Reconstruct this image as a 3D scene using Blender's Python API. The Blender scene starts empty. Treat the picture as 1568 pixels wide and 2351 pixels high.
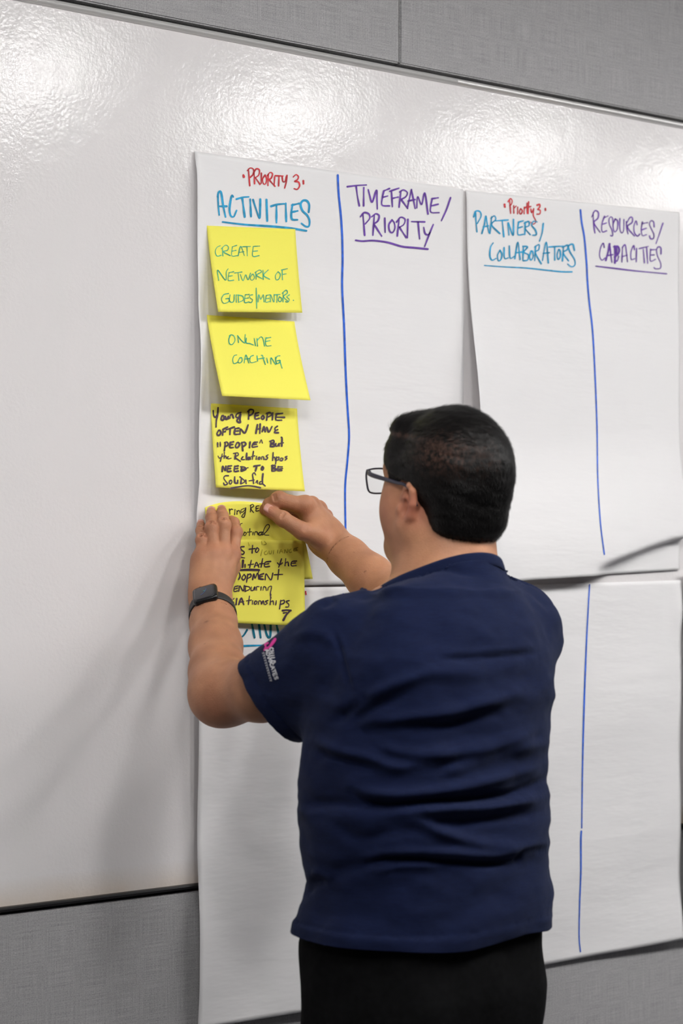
import bpy, bmesh, math, random
import numpy as np
from mathutils import Vector, Matrix, noise
from mathutils.bvhtree import BVHTree

C = bpy.context.scene.collection
SC = bpy.context.scene

# ---------------------------------------------------------------- camera, light, exposure
YAW, FPX, DIST, HORIZON, CX0, EYE = math.radians(38.1), 4573.0, 3.68, 1269.0, 784.0, 1.49
ct, st = math.cos(YAW), math.sin(YAW)
cam_d = bpy.data.cameras.new('camera')
cam = bpy.data.objects.new('camera', cam_d); C.objects.link(cam)
cam.location = (-DIST*st, -DIST*ct, EYE)
cam.rotation_euler = (math.pi/2, 0, -YAW)
cam_d.sensor_fit = 'VERTICAL'; cam_d.sensor_height = 36.0; cam_d.lens = FPX*36.0/2351.0
cam_d.shift_y = (HORIZON-2351/2)/2351.0
cam_d.clip_start = 0.05
cam_d.dof.use_dof = True; cam_d.dof.focus_distance = 3.47; cam_d.dof.aperture_fstop = 4.0
SC.camera = cam
SC.view_settings.view_transform = 'Standard'; SC.view_settings.look = 'None'
SC.view_settings.exposure = 0.0; SC.view_settings.gamma = 1.0; SC.view_settings.use_curve_mapping = False
w = bpy.data.worlds.new('world'); SC.world = w; w.use_nodes = True
w.node_tree.nodes['Background'].inputs[0].default_value = (0.9, 0.93, 1, 1)
w.node_tree.nodes['Background'].inputs[1].default_value = 0.3
LAMP_POWER = 43.0                      # emission strength of the ceiling light diffusers
LAMP_SPOTS = [(-2.2, -1.8), (-1.37, -1.8), (-.52, -1.8), (.33, -1.8), (1.17, -1.8), (2.03, -1.8), (2.9, -1.8), (3.8, -1.8)]

# ---------------------------------------------------------------- tracing helpers (photo pixel <-> place)
def at_off(px, py, off):
    """point seen at photo pixel px,py lying `off` metres in front of the board wall (plane y=0)"""
    u = (px-CX0)/FPX
    t = (DIST*ct-off)/(ct-u*st)
    R = u*t; F = t-DIST
    return Vector((ct*R+st*F, -st*R+ct*F, EYE+(HORIZON-py)/FPX*t))
def at_depth(px, py, t):
    R = (px-CX0)/FPX*t; F = t-DIST
    return Vector((ct*R+st*F, -st*R+ct*F, EYE+(HORIZON-py)/FPX*t))
def proj(P):
    P = np.asarray(P, float)
    R = ct*P[..., 0]-st*P[..., 1]; F = st*P[..., 0]+ct*P[..., 1]+DIST
    return np.stack([CX0+FPX*R/F, HORIZON-FPX*(P[..., 2]-EYE)/F], -1)

# ---------------------------------------------------------------- object helpers
def tag(o, label=None, cat=None, group=None, kind=None):
    if label: o['label'] = label
    if cat: o['category'] = cat
    if group: o['group'] = group
    if kind: o['kind'] = kind
    return o
def empty(name, loc):
    o = bpy.data.objects.new(name, None); C.objects.link(o); o.location = loc; o.empty_display_size = .05
    return o
def mesh_obj(name, verts, faces, mat, parent=None, smooth=True):
    me = bpy.data.meshes.new(name)
    verts = np.asarray(verts, float)
    if parent is not None:
        verts = verts - np.array(world_loc(parent))
    me.from_pydata([tuple(v) for v in verts], [], [tuple(int(i) for i in f) for f in faces])
    me.update()
    if smooth: me.polygons.foreach_set('use_smooth', [True]*len(me.polygons))
    if mat: me.materials.append(mat)
    o = bpy.data.objects.new(name, me); C.objects.link(o)
    if parent is not None: o.parent = parent
    return o
def world_loc(o):
    l = Vector(o.location)
    while o.parent is not None:
        o = o.parent; l += Vector(o.location)
    return l
def bm_obj(name, bm, mat, parent=None, smooth=False):
    me = bpy.data.meshes.new(name)
    if parent is not None: bmesh.ops.translate(bm, verts=bm.verts, vec=-world_loc(parent))
    bmesh.ops.recalc_face_normals(bm, faces=bm.faces)
    bm.to_mesh(me); bm.free()
    if smooth: me.polygons.foreach_set('use_smooth', [True]*len(me.polygons))
    if mat: me.materials.append(mat)
    o = bpy.data.objects.new(name, me); C.objects.link(o)
    if parent is not None: o.parent = parent
    return o
def add_box(bm, lo, hi, bev=0.0):
    v = [bm.verts.new((x, y, z)) for x in (lo[0], hi[0]) for y in (lo[1], hi[1]) for z in (lo[2], hi[2])]
    fs = [bm.faces.new([v[i] for i in q]) for q in ((0,1,3,2),(4,6,7,5),(0,4,5,1),(2,3,7,6),(0,2,6,4),(1,5,7,3))]
    if bev > 0:
        es = list({e for f in fs for e in f.edges})
        bmesh.ops.bevel(bm, geom=es, offset=bev, segments=2, affect='EDGES')
def box(name, lo, hi, mat, parent=None, bev=0.0):
    bm = bmesh.new(); add_box(bm, lo, hi, bev); return bm_obj(name, bm, mat, parent)
def prism_x(name, profile, x0, x1, mat, parent=None, smooth=False):
    """closed (y,z) profile swept along x"""
    bm = bmesh.new(); n = len(profile)
    a = [bm.verts.new((x0, p[0], p[1])) for p in profile]; b = [bm.verts.new((x1, p[0], p[1])) for p in profile]
    for i in range(n): bm.faces.new((a[i], a[(i+1) % n], b[(i+1) % n], b[i]))
    bm.faces.new(a); bm.faces.new(b[::-1])
    return bm_obj(name, bm, mat, parent, smooth)

# ---------------------------------------------------------------- materials
def srgb(r, g, b):
    f = lambda c: (c/255/12.92) if c/255 <= .04045 else ((c/255+.055)/1.055)**2.4
    return (f(r), f(g), f(b), 1)
def material(name, col, rough=.6, metal=0, spec=.5):
    m = bpy.data.materials.new(name); m.use_nodes = True
    b = m.node_tree.nodes['Principled BSDF']
    b.inputs['Base Color'].default_value = col; b.inputs['Roughness'].default_value = rough
    b.inputs['Metallic'].default_value = metal; b.inputs['Specular IOR Level'].default_value = spec
    return m
class NT:
    def __init__(s, m): s.m = m; s.t = m.node_tree; s.b = s.t.nodes['Principled BSDF']
    def n(s, k, **kw):
        x = s.t.nodes.new(k)
        for a, v in kw.items(): setattr(x, a, v)
        return x
    def l(s, a, b): s.t.links.new(a, b)
    def coords(s, scale=(1, 1, 1)):
        tc = s.n('ShaderNodeTexCoord'); mp = s.n('ShaderNodeMapping'); mp.inputs['Scale'].default_value = scale
        s.l(tc.outputs['Object'], mp.inputs['Vector']); return mp.outputs['Vector']
    def noise(s, vec, scale, detail=2, rough=.5):
        x = s.n('ShaderNodeTexNoise'); x.inputs['Scale'].default_value = scale; x.inputs['Detail'].default_value = detail
        x.inputs['Roughness'].default_value = rough; s.l(vec, x.inputs['Vector']); return x.outputs['Fac']
    def ramp(s, fac, p0, c0, p1, c1):
        r = s.n('ShaderNodeValToRGB'); e = r.color_ramp.elements
        e[0].position = p0; e[0].color = c0; e[1].position = p1; e[1].color = c1
        s.l(fac, r.inputs['Fac']); return r.outputs['Color']
    def math(s, op, a, b=None):
        x = s.n('ShaderNodeMath', operation=op)
        for i, v in enumerate((a, b)):
            if v is None: continue
            if isinstance(v, (int, float)): x.inputs[i].default_value = v
            else: s.l(v, x.inputs[i])
        return x.outputs[0]
    def bump(s, h, strength, dist, prev=None):
        x = s.n('ShaderNodeBump'); x.inputs['Strength'].default_value = strength; x.inputs['Distance'].default_value = dist
        s.l(h, x.inputs['Height'])
        if prev is not None: s.l(prev, x.inputs['Normal'])
        return x.outputs['Normal']

def m_board():
    m = material('whiteboard_enamel', (.79, .765, .77, 1), .2, 0, .22); t = NT(m)
    v = t.coords()
    a = t.noise(v, 160, 2); b = t.noise(v, 28, 2)
    n = t.bump(b, .13, .004); n = t.bump(a, .32, .0012, n)
    t.l(n, t.b.inputs['Normal'])
    # yellowed grime along the bottom edge, and a few faint eraser streaks
    tc = t.n('ShaderNodeTexCoord'); sp = t.n('ShaderNodeSeparateXYZ'); t.l(tc.outputs['Object'], sp.inputs[0])
    edge = t.n('ShaderNodeMapRange'); edge.inputs[1].default_value = BZ0; edge.inputs[2].default_value = BZ0+.045
    edge.inputs[3].default_value = 1; edge.inputs[4].default_value = 0; t.l(sp.outputs['Z'], edge.inputs[0])
    g = t.math('MULTIPLY', edge.outputs[0], t.noise(v, 6, 3))
    mix = t.n('ShaderNodeMix', data_type='RGBA'); mix.inputs['A'].default_value = (.79, .765, .77, 1)
    mix.inputs['B'].default_value = (.62, .48, .33, 1); t.l(g, mix.inputs['Factor'])
    t.l(mix.outputs['Result'], t.b.inputs['Base Color'])
    t.l(t.math('ADD', t.math('MULTIPLY', t.noise(v, 3, 3), .09), .09), t.b.inputs['Roughness'])
    return m
def m_fabric():
    m = material('woven_grey_fabric', srgb(140, 140, 142), .95, 0, .15); t = NT(m)
    v1 = t.coords((300, 300, 2600)); v2 = t.coords((2600, 300, 300)); v3 = t.coords((16, 16, 700)); v4 = t.coords((700, 16, 16))
    a = t.noise(v1, 1, 1); b = t.noise(v2, 1, 1); c = t.noise(v3, 1, 2); d = t.noise(v4, 1, 2)
    s = t.math('ADD', t.math('MULTIPLY', t.math('ADD', a, b), .32), t.math('MULTIPLY', t.math('ADD', c, d), .18))
    t.l(t.ramp(s, .33, srgb(112, 111, 113), .67, srgb(206, 205, 206)), t.b.inputs['Base Color'])
    t.l(t.bump(s, .5, .001), t.b.inputs['Normal'])
    return m
def m_paper():
    m = material('flip_chart_paper', (.86, .85, .86, 1), .75, 0, .2); t = NT(m)
    v = t.coords((4, 4, 16)); v2 = t.coords((22, 22, 60))
    n = t.bump(t.noise(v, 1.6, 3), .22, .012); n = t.bump(t.noise(v2, 1, 3), .05, .002, n)
    t.l(n, t.b.inputs['Normal'])
    # thin paper: a little light passes through
    t.b.inputs['Transmission Weight'].default_value = 0.0
    return m
def m_note():
    m = material('yellow_note_paper', (1.0, .93, .14, 1), .7, 0, .2); t = NT(m)
    v = t.coords((30, 30, 30))
    t.l(t.bump(t.noise(v, 1, 2), .08, .001), t.b.inputs['Normal'])
    # thin translucent paper
    tr = t.n('ShaderNodeBsdfTranslucent'); tr.inputs['Color'].default_value = srgb(245, 225, 40)
    mx = t.n('ShaderNodeMixShader'); mx.inputs[0].default_value = .06
    out = [x for x in t.t.nodes if x.type == 'OUTPUT_MATERIAL'][0]
    t.l(t.b.outputs[0], mx.inputs[1]); t.l(tr.outputs[0], mx.inputs[2]); t.l(mx.outputs[0], out.inputs['Surface'])
    return m
def ink(name, c):
    m = material(name, c, .55, 0, .3); t = NT(m)
    v = t.coords((90, 90, 90)); k = .72
    t.l(t.ramp(t.noise(v, 1, 2), .3, (c[0]*k, c[1]*k, c[2]*k, 1), .7, (min(1, c[0]*1.25+.01), min(1, c[1]*1.25+.01), min(1, c[2]*1.25+.01), 1)), t.b.inputs['Base Color'])
    return m
def m_plain_noise(name, c, rough, scale=8, amt=.12, bump=.1):
    m = material(name, c, rough); t = NT(m); v = t.coords()
    lo = tuple(x*(1-amt) for x in c[:3])+(1,); hi = tuple(min(1, x*(1+amt)) for x in c[:3])+(1,)
    f = t.noise(v, scale, 3); t.l(t.ramp(f, .3, lo, .7, hi), t.b.inputs['Base Color'])
    t.l(t.bump(f, bump, .003), t.b.inputs['Normal']); return m
def m_emit(name, c, s, base=.9):
    m = bpy.data.materials.new(name); m.use_nodes = True; nt = m.node_tree; b = nt.nodes['Principled BSDF']
    b.inputs['Base Color'].default_value = (base, base, base, 1)
    b.inputs['Emission Color'].default_value = c; b.inputs['Emission Strength'].default_value = s
    return m

# ---------------------------------------------------------------- the room
BZ1, BZ0 = EYE+.905, EYE-.577                     # top and bottom of the whiteboard
RX0, RX1, RY0, CEIL = -5.5, 6.5, -8.0, 2.8
M_BOARD, M_FAB, M_PAPER, M_NOTE = m_board(), m_fabric(), m_paper(), m_note()
M_ALU = material('brushed_aluminium', (.80, .79, .78, 1), .42, .55)
M_DARKMETAL = material('dark_bronze_metal', (.06, .06, .06, 1), .35, .9)
M_WALL = m_plain_noise('painted_wall', (.26, .26, .26, 1), .85, 30, .03, .05)
M_CEIL = m_plain_noise('ceiling_tile', (.62, .62, .61, 1), .9, 60, .06, .2)
M_CARPET = m_plain_noise('carpet', (.10, .10, .11, 1), .95, 220, .4, .6)
M_TRIM = material('lamp_frame_white', (.8, .8, .8, 1), .4)

def struct(name, lo, hi, mat): return tag(box(name, lo, hi, mat), kind='structure')
struct('floor', (RX0, RY0, -.1), (RX1, .1, 0), M_CARPET)
struct('ceiling', (RX0, RY0, CEIL), (RX1, .1, CEIL+.1), M_CEIL)
struct('wall_back', (RX0, .03, 0), (RX1, .13, CEIL), material('wall_shadow_gap', (.05, .05, .05, 1), .9))
struct('wall_front', (RX0, RY0-.1, 0), (RX1, RY0, CEIL), M_WALL)
struct('wall_left', (RX0-.1, RY0, 0), (RX0, .1, CEIL), M_WALL)
struct('wall_right', (RX1, RY0, 0), (RX1+.1, .1, CEIL), M_WALL)
struct('baseboard_back', (RX0, -.012, 0), (RX1, .03, .1), material('baseboard_rubber', (.04, .04, .045, 1), .6))

SEAM = at_off(918, 100, 0).x
def panel(label, x0, x1, z0, z1):
    return tag(box('fabric_wall_panel', (x0, 0, z0), (x1, .03, z1), M_FAB, bev=.0025), label, 'wall panel')
panel('grey woven fabric wall panel above the whiteboard, left of the vertical seam', RX0, SEAM-.001, BZ1+.020, CEIL)
panel('grey woven fabric wall panel above the whiteboard, right of the vertical seam', SEAM+.001, RX1, BZ1+.020, CEIL)
panel('darker grey woven fabric wall panel running below the whiteboard', RX0, RX1, .1, BZ0-.014)

wb = empty('whiteboard', (0, .03, BZ0))
tag(wb, 'wide glossy wall mounted whiteboard with aluminium rails behind the paper sheets', 'whiteboard')
bs = box('writing_surface', (RX0, .0, BZ0), (RX1, .03, BZ1), M_BOARD, None)
bs.parent = wb; bs.matrix_parent_inverse = Matrix.Translation(wb.location).inverted()
rail = []
for i in range(9):                                             # half-round aluminium nose
    a = math.pi*i/8; rail.append((-.0005-.0085*math.sin(a), BZ1+.0055+.0065*math.cos(a)))
JOINT = at_off(1045, 195, 0).x
rail += [(.02, BZ1-.001), (.02, BZ1+.012)]
prism_x('top_rail', rail, RX0, JOINT-.0004, M_ALU, wb, True)
prism_x('top_rail', rail, JOINT+.0004, RX1, M_ALU, wb, True)
low = [(.0, BZ0+.0), (-.006, BZ0-.001), (-.007, BZ0-.004), (-.004, BZ0-.0085), (.02, BZ0-.0085), (.02, BZ0)]
prism_x('bottom_rail', low, RX0, RX1, M_DARKMETAL, wb, False)

# ceiling lights
for i, (x, y) in enumerate(LAMP_SPOTS):
    e = empty('ceiling_light', (x, y, CEIL))
    tag(e, 'slim white box shaped ceiling light above the room', 'ceiling light', 'ceiling lights of the room')
    wx, wy = .10, .25
    bm = bmesh.new()
    add_box(bm, (x-wx-.02, y-wy-.02, CEIL-.012), (x-wx, y+wy+.02, CEIL)); add_box(bm, (x+wx, y-wy-.02, CEIL-.012), (x+wx+.02, y+wy+.02, CEIL))
    add_box(bm, (x-wx, y-wy-.02, CEIL-.012), (x+wx, y-wy, CEIL)); add_box(bm, (x-wx, y+wy, CEIL-.012), (x+wx, y+wy+.02, CEIL))
    bm_obj('lamp_frame', bm, M_TRIM, e)
    if i == 0: M_LAMP = m_emit('lamp_diffuser', (1, .985, .965, 1), LAMP_POWER)
    box('lamp_diffuser', (x-wx, y-wy, CEIL-.075), (x+wx, y+wy, CEIL-.001), M_LAMP, e, .012)
# ---------------------------------------------------------------- paper surfaces
class Surf:
    """sheet of paper: 3D grid function S(u,v), u to the right, v down"""
    def __init__(s, fn): s.fn = fn
    def __call__(s, u, v): return s.fn(np.asarray(u, float), np.asarray(v, float))
    def invert(s, px):
        """u,v whose point lies under the photo pixels px (n,2): Newton on the projection"""
        n = len(px); u = np.full(n, .5); v = np.full(n, .5); e = 1e-3
        for _ in range(25):
            p = proj(s(u, v)); r = px-p
            pu = (proj(s(u+e, v))-p)/e; pv = (proj(s(u, v+e))-p)/e
            det = pu[:, 0]*pv[:, 1]-pu[:, 1]*pv[:, 0]
            du = (r[:, 0]*pv[:, 1]-r[:, 1]*pv[:, 0])/det; dv = (pu[:, 0]*r[:, 1]-pu[:, 1]*r[:, 0])/det
            u = u+np.clip(du, -.2, .2); v = v+np.clip(dv, -.2, .2)
        return u, v
    def normal(s, u, v):
        e = 1e-3
        n = np.cross(s(u, v+e)-s(u, v-e), s(u+e, v)-s(u-e, v))
        n /= np.linalg.norm(n, axis=1)[:, None]
        n[n[:, 1] > 0] *= -1
        return n
    def mesh(s, name, nu, nv, mat, label, cat, group=None, thick=.0003):
        U, V = np.meshgrid(np.linspace(0, 1, nu+1), np.linspace(0, 1, nv+1))
        P = s(U.ravel(), V.ravel())
        o0 = Vector(P[0]); vs = P-np.array(o0)
        f = [(j*(nu+1)+i, (j+1)*(nu+1)+i, (j+1)*(nu+1)+i+1, j*(nu+1)+i+1) for j in range(nv) for i in range(nu)]
        o = mesh_obj(name, vs, f, mat); o.location = o0
        md = o.modifiers.new('thickness', 'SOLIDIFY'); md.thickness = thick; md.offset = -1
        return tag(o, label, cat, group)

def spline(pts, step):
    """Catmull-Rom through pts, sampled every `step`"""
    P = np.asarray(pts, float)
    if len(P) == 1: P = np.vstack([P, P+[.6, .6]])
    if len(P) == 2:
        n = max(2, int(np.linalg.norm(P[1]-P[0])/step)+1); return P[0]+(P[1]-P[0])*np.linspace(0, 1, n)[:, None]
    Q = np.vstack([2*P[0]-P[1], P, 2*P[-1]-P[-2]]); out = []
    for i in range(1, len(Q)-2):
        n = max(2, int(np.linalg.norm(Q[i+1]-Q[i])/step)+1)
        t = np.linspace(0, 1, n, endpoint=False)[:, None]
        a, b, c, d = Q[i-1], Q[i], Q[i+1], Q[i+2]
        out.append(.5*((2*b)+(-a+c)*t+(2*a-5*b+4*c-d)*t*t+(-a+3*b-3*c+d)*t**3))
    out.append(P[-1:]); return np.vstack(out)
RNG = np.random.RandomState(5)
def ribbons(strokes, width):
    """flat pen strokes (in photo pixels) -> verts, faces; strokes may be (points) or (points, width)"""
    V, F = [], []
    for stq in strokes:
        wd = width
        if isinstance(stq, tuple) and len(stq) == 2 and isinstance(stq[0], list): stq, wd = stq
        P = spline(stq, max(1.2, wd*.6))
        T = np.gradient(P, axis=0); T /= np.linalg.norm(T, axis=1)[:, None]+1e-9
        N = np.stack([-T[:, 1], T[:, 0]], 1); n = len(P)
        W = wd/2*(1+.18*np.sin(np.linspace(0, RNG.uniform(2, 7), n)+RNG.uniform(0, 6)))
        b = len(V)
        # rounded ends
        V.extend([tuple(P[0]-T[0]*W[0]*.8-N[0]*W[0]*.45), tuple(P[0]-T[0]*W[0]*.8+N[0]*W[0]*.45)])
        for i in range(n): V.extend([tuple(P[i]-N[i]*W[i]), tuple(P[i]+N[i]*W[i])])
        V.extend([tuple(P[-1]+T[-1]*W[-1]*.8-N[-1]*W[-1]*.45), tuple(P[-1]+T[-1]*W[-1]*.8+N[-1]*W[-1]*.45)])
        for i in range(n+1): F.append((b+2*i, b+2*i+1, b+2*i+3, b+2*i+2))
    return np.array(V), F
LIFT = [0.0]
def write(surf, parent, name, mat, origin, scale, width, strokes, label=None):
    # one part per written line: a new line starts where the pen jumps back to the left and down
    mid = lambda q: np.mean(np.array(q[0] if isinstance(q, tuple) else q, float), axis=0)
    lines, prev = [[]], None
    for q in strokes:
        m = mid(q)
        if prev is not None and (prev[0]-m[0])/scale > 45 and (m[1]-prev[1])/scale > 8: lines.append([])
        lines[-1].append(q); prev = m
    return [write_line(surf, parent, name, mat, origin, scale, width, l, label) for l in lines]
def write_line(surf, parent, name, mat, origin, scale, width, strokes, label=None):
    """handwriting on a sheet; strokes traced in crop coordinates (origin + xy/scale = photo pixels)"""
    ss = []
    for q in strokes:
        wd = width
        if isinstance(q, tuple) and len(q) == 2 and isinstance(q[0], list): q, wd = q
        ss.append(([(origin[0]+x/scale, origin[1]+y/scale) for x, y in q], wd/scale))
    V, F = ribbons(ss, width/scale)
    u, v = surf.invert(V)
    P = surf(u, v)+surf.normal(u, v)*(.0007+LIFT[0])
    LIFT[0] = (LIFT[0]+.00003) % .0003
    o = mesh_obj(name, P, F, mat, parent, False)
    if label: o['label'] = label
    return o

def sheet_surface(tl, tr, zb_px, lift, base=.003, zbr_px=None):
    a = at_off(tl[0], tl[1], base); b = at_off(tr[0], tr[1], base); bot = at_off(zb_px[0], zb_px[1], base).z
    H = a.z-bot; dz = 0.0 if zbr_px is None else (at_off(zbr_px[0], zbr_px[1], base).z-(b.z-H))
    def fn(u, v):
        x = a.x+(b.x-a.x)*u; z = a.z+(b.z-a.z)*u-H*v+dz*u*v
        off = base+lift(u, v)
        return np.stack([x, -off, z], -1)
    s = Surf(fn); s.W = b.x-a.x; s.H = H; s.a = a; return s
def sm(x, a, b):
    t = np.clip((x-a)/(b-a), 0, 1); return t*t*(3-2*t)

# upper left sheet: left edge stands off the board, wavy
def lift_ul(u, v):
    e = np.exp(-u/.022)
    left = e*(.004+.011*sm(v, .1, .35)*(1-sm(v, .74, .84))-.003*np.exp(-((v-.36)/.05)**2)+.003*np.sin(v*17))*sm(v, .0, .06)
    wav = .0012*np.sin(u*5+v*4)+.001*np.sin(v*14+u*3)
    return np.maximum(left+.0016+wav, .0)*sm(v, -.02, .02)+.006*sm(v, .9, 1)*np.exp(-((u-.5)/.35)**2)
S_UL = sheet_surface((446, 347), (1063, 434), (453, 1349), lift_ul)
def lift_ur(u, v):
    e = np.exp(-u/.09)
    left = e*(.050*sm(v, .08, .75))
    # loose lower half: bulges out at the bottom left, creased back to the board along a diagonal at the right
    line = 1.0-.085*sm(u, .42, 1.05)*1.0
    bul = .040*sm(v, .62, .97)*(1-.30*sm(u, .5, 1.0))
    back = sm(v, line-.035*(1-u)-.012, line+.004)*sm(u, .50, .66)
    wav = .0014*np.sin(u*4+v*5)+.001*np.sin(v*16+u*2)
    return np.maximum(left+bul*(1-back)+.002+wav, 0)*sm(v, -.02, .03)
S_UR = sheet_surface((1069, 437), (1559, 487), (1070,1338), lift_ur, .003, (1559,1308))
def lift_ll(u, v):
    e = np.exp(-u/.05)
    return .0016+e*(.006+.004*np.sin(v*9))*sm(v, .05, .2)*(1-.5*sm(v, .9, 1))+.0013*np.sin(v*19+u*2)*sm(v, 0, .1)+.0012*np.sin(u*6+v*3)*sm(v, 0, .1)+.010*sm(v, .75, 1)*np.exp(-((u-.45)/.3)**2)
S_LL = sheet_surface((450, 1352), (1063, 1343), (458, 2362), lift_ll, .009)
def lift_lr(u, v):
    return .0016+.0013*np.sin(v*17+u*3)*sm(v, 0, .1)+.001*np.sin(u*7+v*4)*sm(v, 0, .1)+.012*sm(v, .8, 1)*sm(u, .5, 1)*(1-.3*u)+.006*sm(u, .93, 1)*np.exp(-((v-.08)/.06)**2)
S_LR = sheet_surface((1074, 1347), (1561, 1332), (1070, 2250), lift_lr, .009)
G = 'flip chart sheets on the wall'
O_UL = S_UL.mesh('flip_chart_sheet', 70, 90, M_PAPER, 'white flip chart sheet headed ACTIVITIES and TIMEFRAME/PRIORITY, behind the yellow notes', 'paper sheet', G)
O_UR = S_UR.mesh('flip_chart_sheet', 90, 120, M_PAPER, 'white flip chart sheet headed PARTNERS/COLLABORATORS and RESOURCES/CAPACITIES, its bottom edge creased', 'paper sheet', G)
O_LL = S_LL.mesh('flip_chart_sheet', 60, 90, M_PAPER, 'white flip chart sheet hanging below the ACTIVITIES sheet, left of the man', 'paper sheet', G)
O_LR = S_LR.mesh('flip_chart_sheet', 60, 90, M_PAPER, 'white flip chart sheet right of the man with only one long blue line', 'paper sheet', G)
# neighbouring sheets whose edge just reaches the right border
def lift_e(u, v): return .004+.006*np.exp(-u/.05)+0*v
S_E1 = sheet_surface((1563, 1311), (1975, 1302), (1563, 2160), lift_e, .008)
S_E1.mesh('flip_chart_sheet', 20, 30, M_PAPER, 'white flip chart sheet of which only a sliver shows at the right border', 'paper sheet', G)

RED, CYAN, BLUE, PURPLE = ink('red_marker', srgb(196, 38, 48)), ink('cyan_marker', srgb(16, 152, 200)), ink('blue_marker', srgb(24, 92, 205)), ink('purple_marker', srgb(98, 50, 158))
TEAL, GREEN, PLUM, BLACK, GHOST = ink('teal_marker', srgb(10, 112, 138)), ink('green_pen', srgb(40, 160, 130)), ink('dark_plum_marker', srgb(66, 46, 66)), ink('black_pen', srgb(52, 42, 40)), ink('show_through_ink', srgb(176, 164, 42))
FULL = ((0, 0), 1.0); C1 = ((440, 330), 2.45); C2 = ((1040, 400), 2.97); C3 = ((440, 700), 4.9); C4 = ((420, 1110), 4.612); C8 = ((540, 1430), 7.84)

write(S_UL, O_UL, 'heading_handwriting', RED, *C1, 8, [
 ([(290,176),(293,187)],13), [(318,142),(322,190),(326,237)], [(312,152),(328,137),(346,144),(346,170),(328,190)],
 [(350,160),(353,226)], [(345,168),(362,142),(380,148),(376,176),(356,192)], [(358,192),(384,229)], [(391,165),(390,224)],
 [(412,176),(398,198),(402,224),(414,226),(421,200),(412,176)], [(430,172),(428,236)], [(424,180),(440,162),(454,170),(446,194),(432,202)], [(434,202),(468,240)],
 [(466,186),(463,234)], [(468,180),(514,182)], [(490,184),(488,238)], [(508,186),(512,212),(524,212),(532,184)], [(535,178),(531,214),(522,250)],
 [(570,188),(586,174),(600,186),(592,204),(578,212),(600,216),(606,238),(592,257),(575,252)], ([(627,208),(628,226)],12)])
write(S_UL, O_UL, 'heading_handwriting', CYAN, *C1, 11, [
 [(147,283),(149,345),(154,402)], [(145,300),(150,275),(160,268),(167,285),(176,345),(190,413)], [(152,352),(196,352)],
 [(233,300),(226,290),(218,320),(212,370),(219,405),(236,410),(252,375)], [(250,312),(285,302),(320,299)], [(284,308),(298,413)], [(328,312),(333,410)],
 [(344,314),(362,370),(381,419),(384,370),(385,312)], [(420,314),(424,435)], [(445,352),(480,342),(520,338)], [(476,345),(476,445)], [(528,335),(531,438)],
 [(567,340),(560,385),(563,424),(595,428)], [(562,385),(596,378)], [(562,346),(604,336)],
 [(657,386),(660,346),(648,322),(626,320),(612,340),(622,376),(648,402),(662,432),(658,464),(640,465),(616,448)],
 ([(172,440),(300,455),(450,465),(560,476),(645,490)],11)])
write(S_UL, O_UL, 'column_line', BLUE, *FULL, 4.2, [[(775,402),(777,445),(782,494),(785,542),(786,596),(785,657),(788,718),(790,760),(793,850),(797,930),(801,1000),(797,1060),(792,1120),(793,1225),(794,1300)]])
write(S_UL, O_UL, 'heading_handwriting', PURPLE, *C1, 9, [
 [(873,242),(930,235),(982,232)], [(924,240),(932,300),(942,350)], [(967,246),(966,350)], [(992,258),(1000,290),(1014,328),(1038,262),(1041,310),(1043,368)],
 [(1080,265),(1072,300),(1070,345),(1112,350)], [(1078,266),(1112,252)], [(1072,302),(1102,294)], [(1122,262),(1128,355)], [(1112,268),(1165,250)], [(1126,308),(1160,300)],
 [(1176,265),(1165,358)], [(1168,272),(1190,260),(1212,275),(1203,298),(1176,314)], [(1178,314),(1214,365)], [(1235,258),(1212,360)], [(1235,258),(1256,365)], [(1216,322),(1256,314)],
 [(1265,362),(1270,298),(1292,342),(1310,278),(1328,396)], [(1352,308),(1344,348),(1345,385),(1391,388)], [(1348,310),(1386,304)], [(1346,350),(1386,340)], [(1455,303),(1432,370),(1403,434)],
 [(962,395),(967,455),(972,516)], [(947,412),(968,388),(995,395),(1000,420),(974,452)], [(1026,402),(1018,516)], [(1010,412),(1034,394),(1053,405),(1046,434),(1022,452)], [(1024,452),(1068,520)],
 [(1085,418),(1087,500)], [(1126,428),(1108,455),(1112,490),(1128,500),(1142,475),(1138,445),(1126,428)], [(1166,420),(1155,520)], [(1150,442),(1174,414),(1199,425),(1191,455),(1165,471)], [(1168,471),(1206,528)],
 [(1215,425),(1212,530)], [(1235,438),(1310,440)], [(1272,441),(1281,536)], [(1304,470),(1312,505),(1328,512),(1340,500)], [(1358,454),(1335,510),(1309,579)],
 ([(920,543),(960,548),(1020,545),(1100,555),(1180,578),(1250,585),(1327,593)],10)])
write(S_UR, O_UR, 'heading_handwriting', RED, *C2, 8.5, [
 ([(350,206),(352,224)],13), [(384,172),(388,220),(392,268)], [(374,188),(390,167),(402,182),(396,204),(385,216)], [(412,214),(413,266)], [(413,232),(428,218)], [(440,224),(438,272)],
 [(458,235),(450,258),(460,272),(471,252),(460,234)], [(485,224),(483,270)], [(485,236),(499,222)], [(503,196),(504,268)], [(514,188),(511,270)], [(498,226),(530,220)],
 [(529,236),(535,262),(546,240)], [(548,235),(546,280),(557,305),(563,325),(545,341),(528,327)], ([(570,212),(588,206),(590,224),(576,240),(593,246),(590,270),(570,273)],10), ([(628,234),(629,247)],11)])
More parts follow.
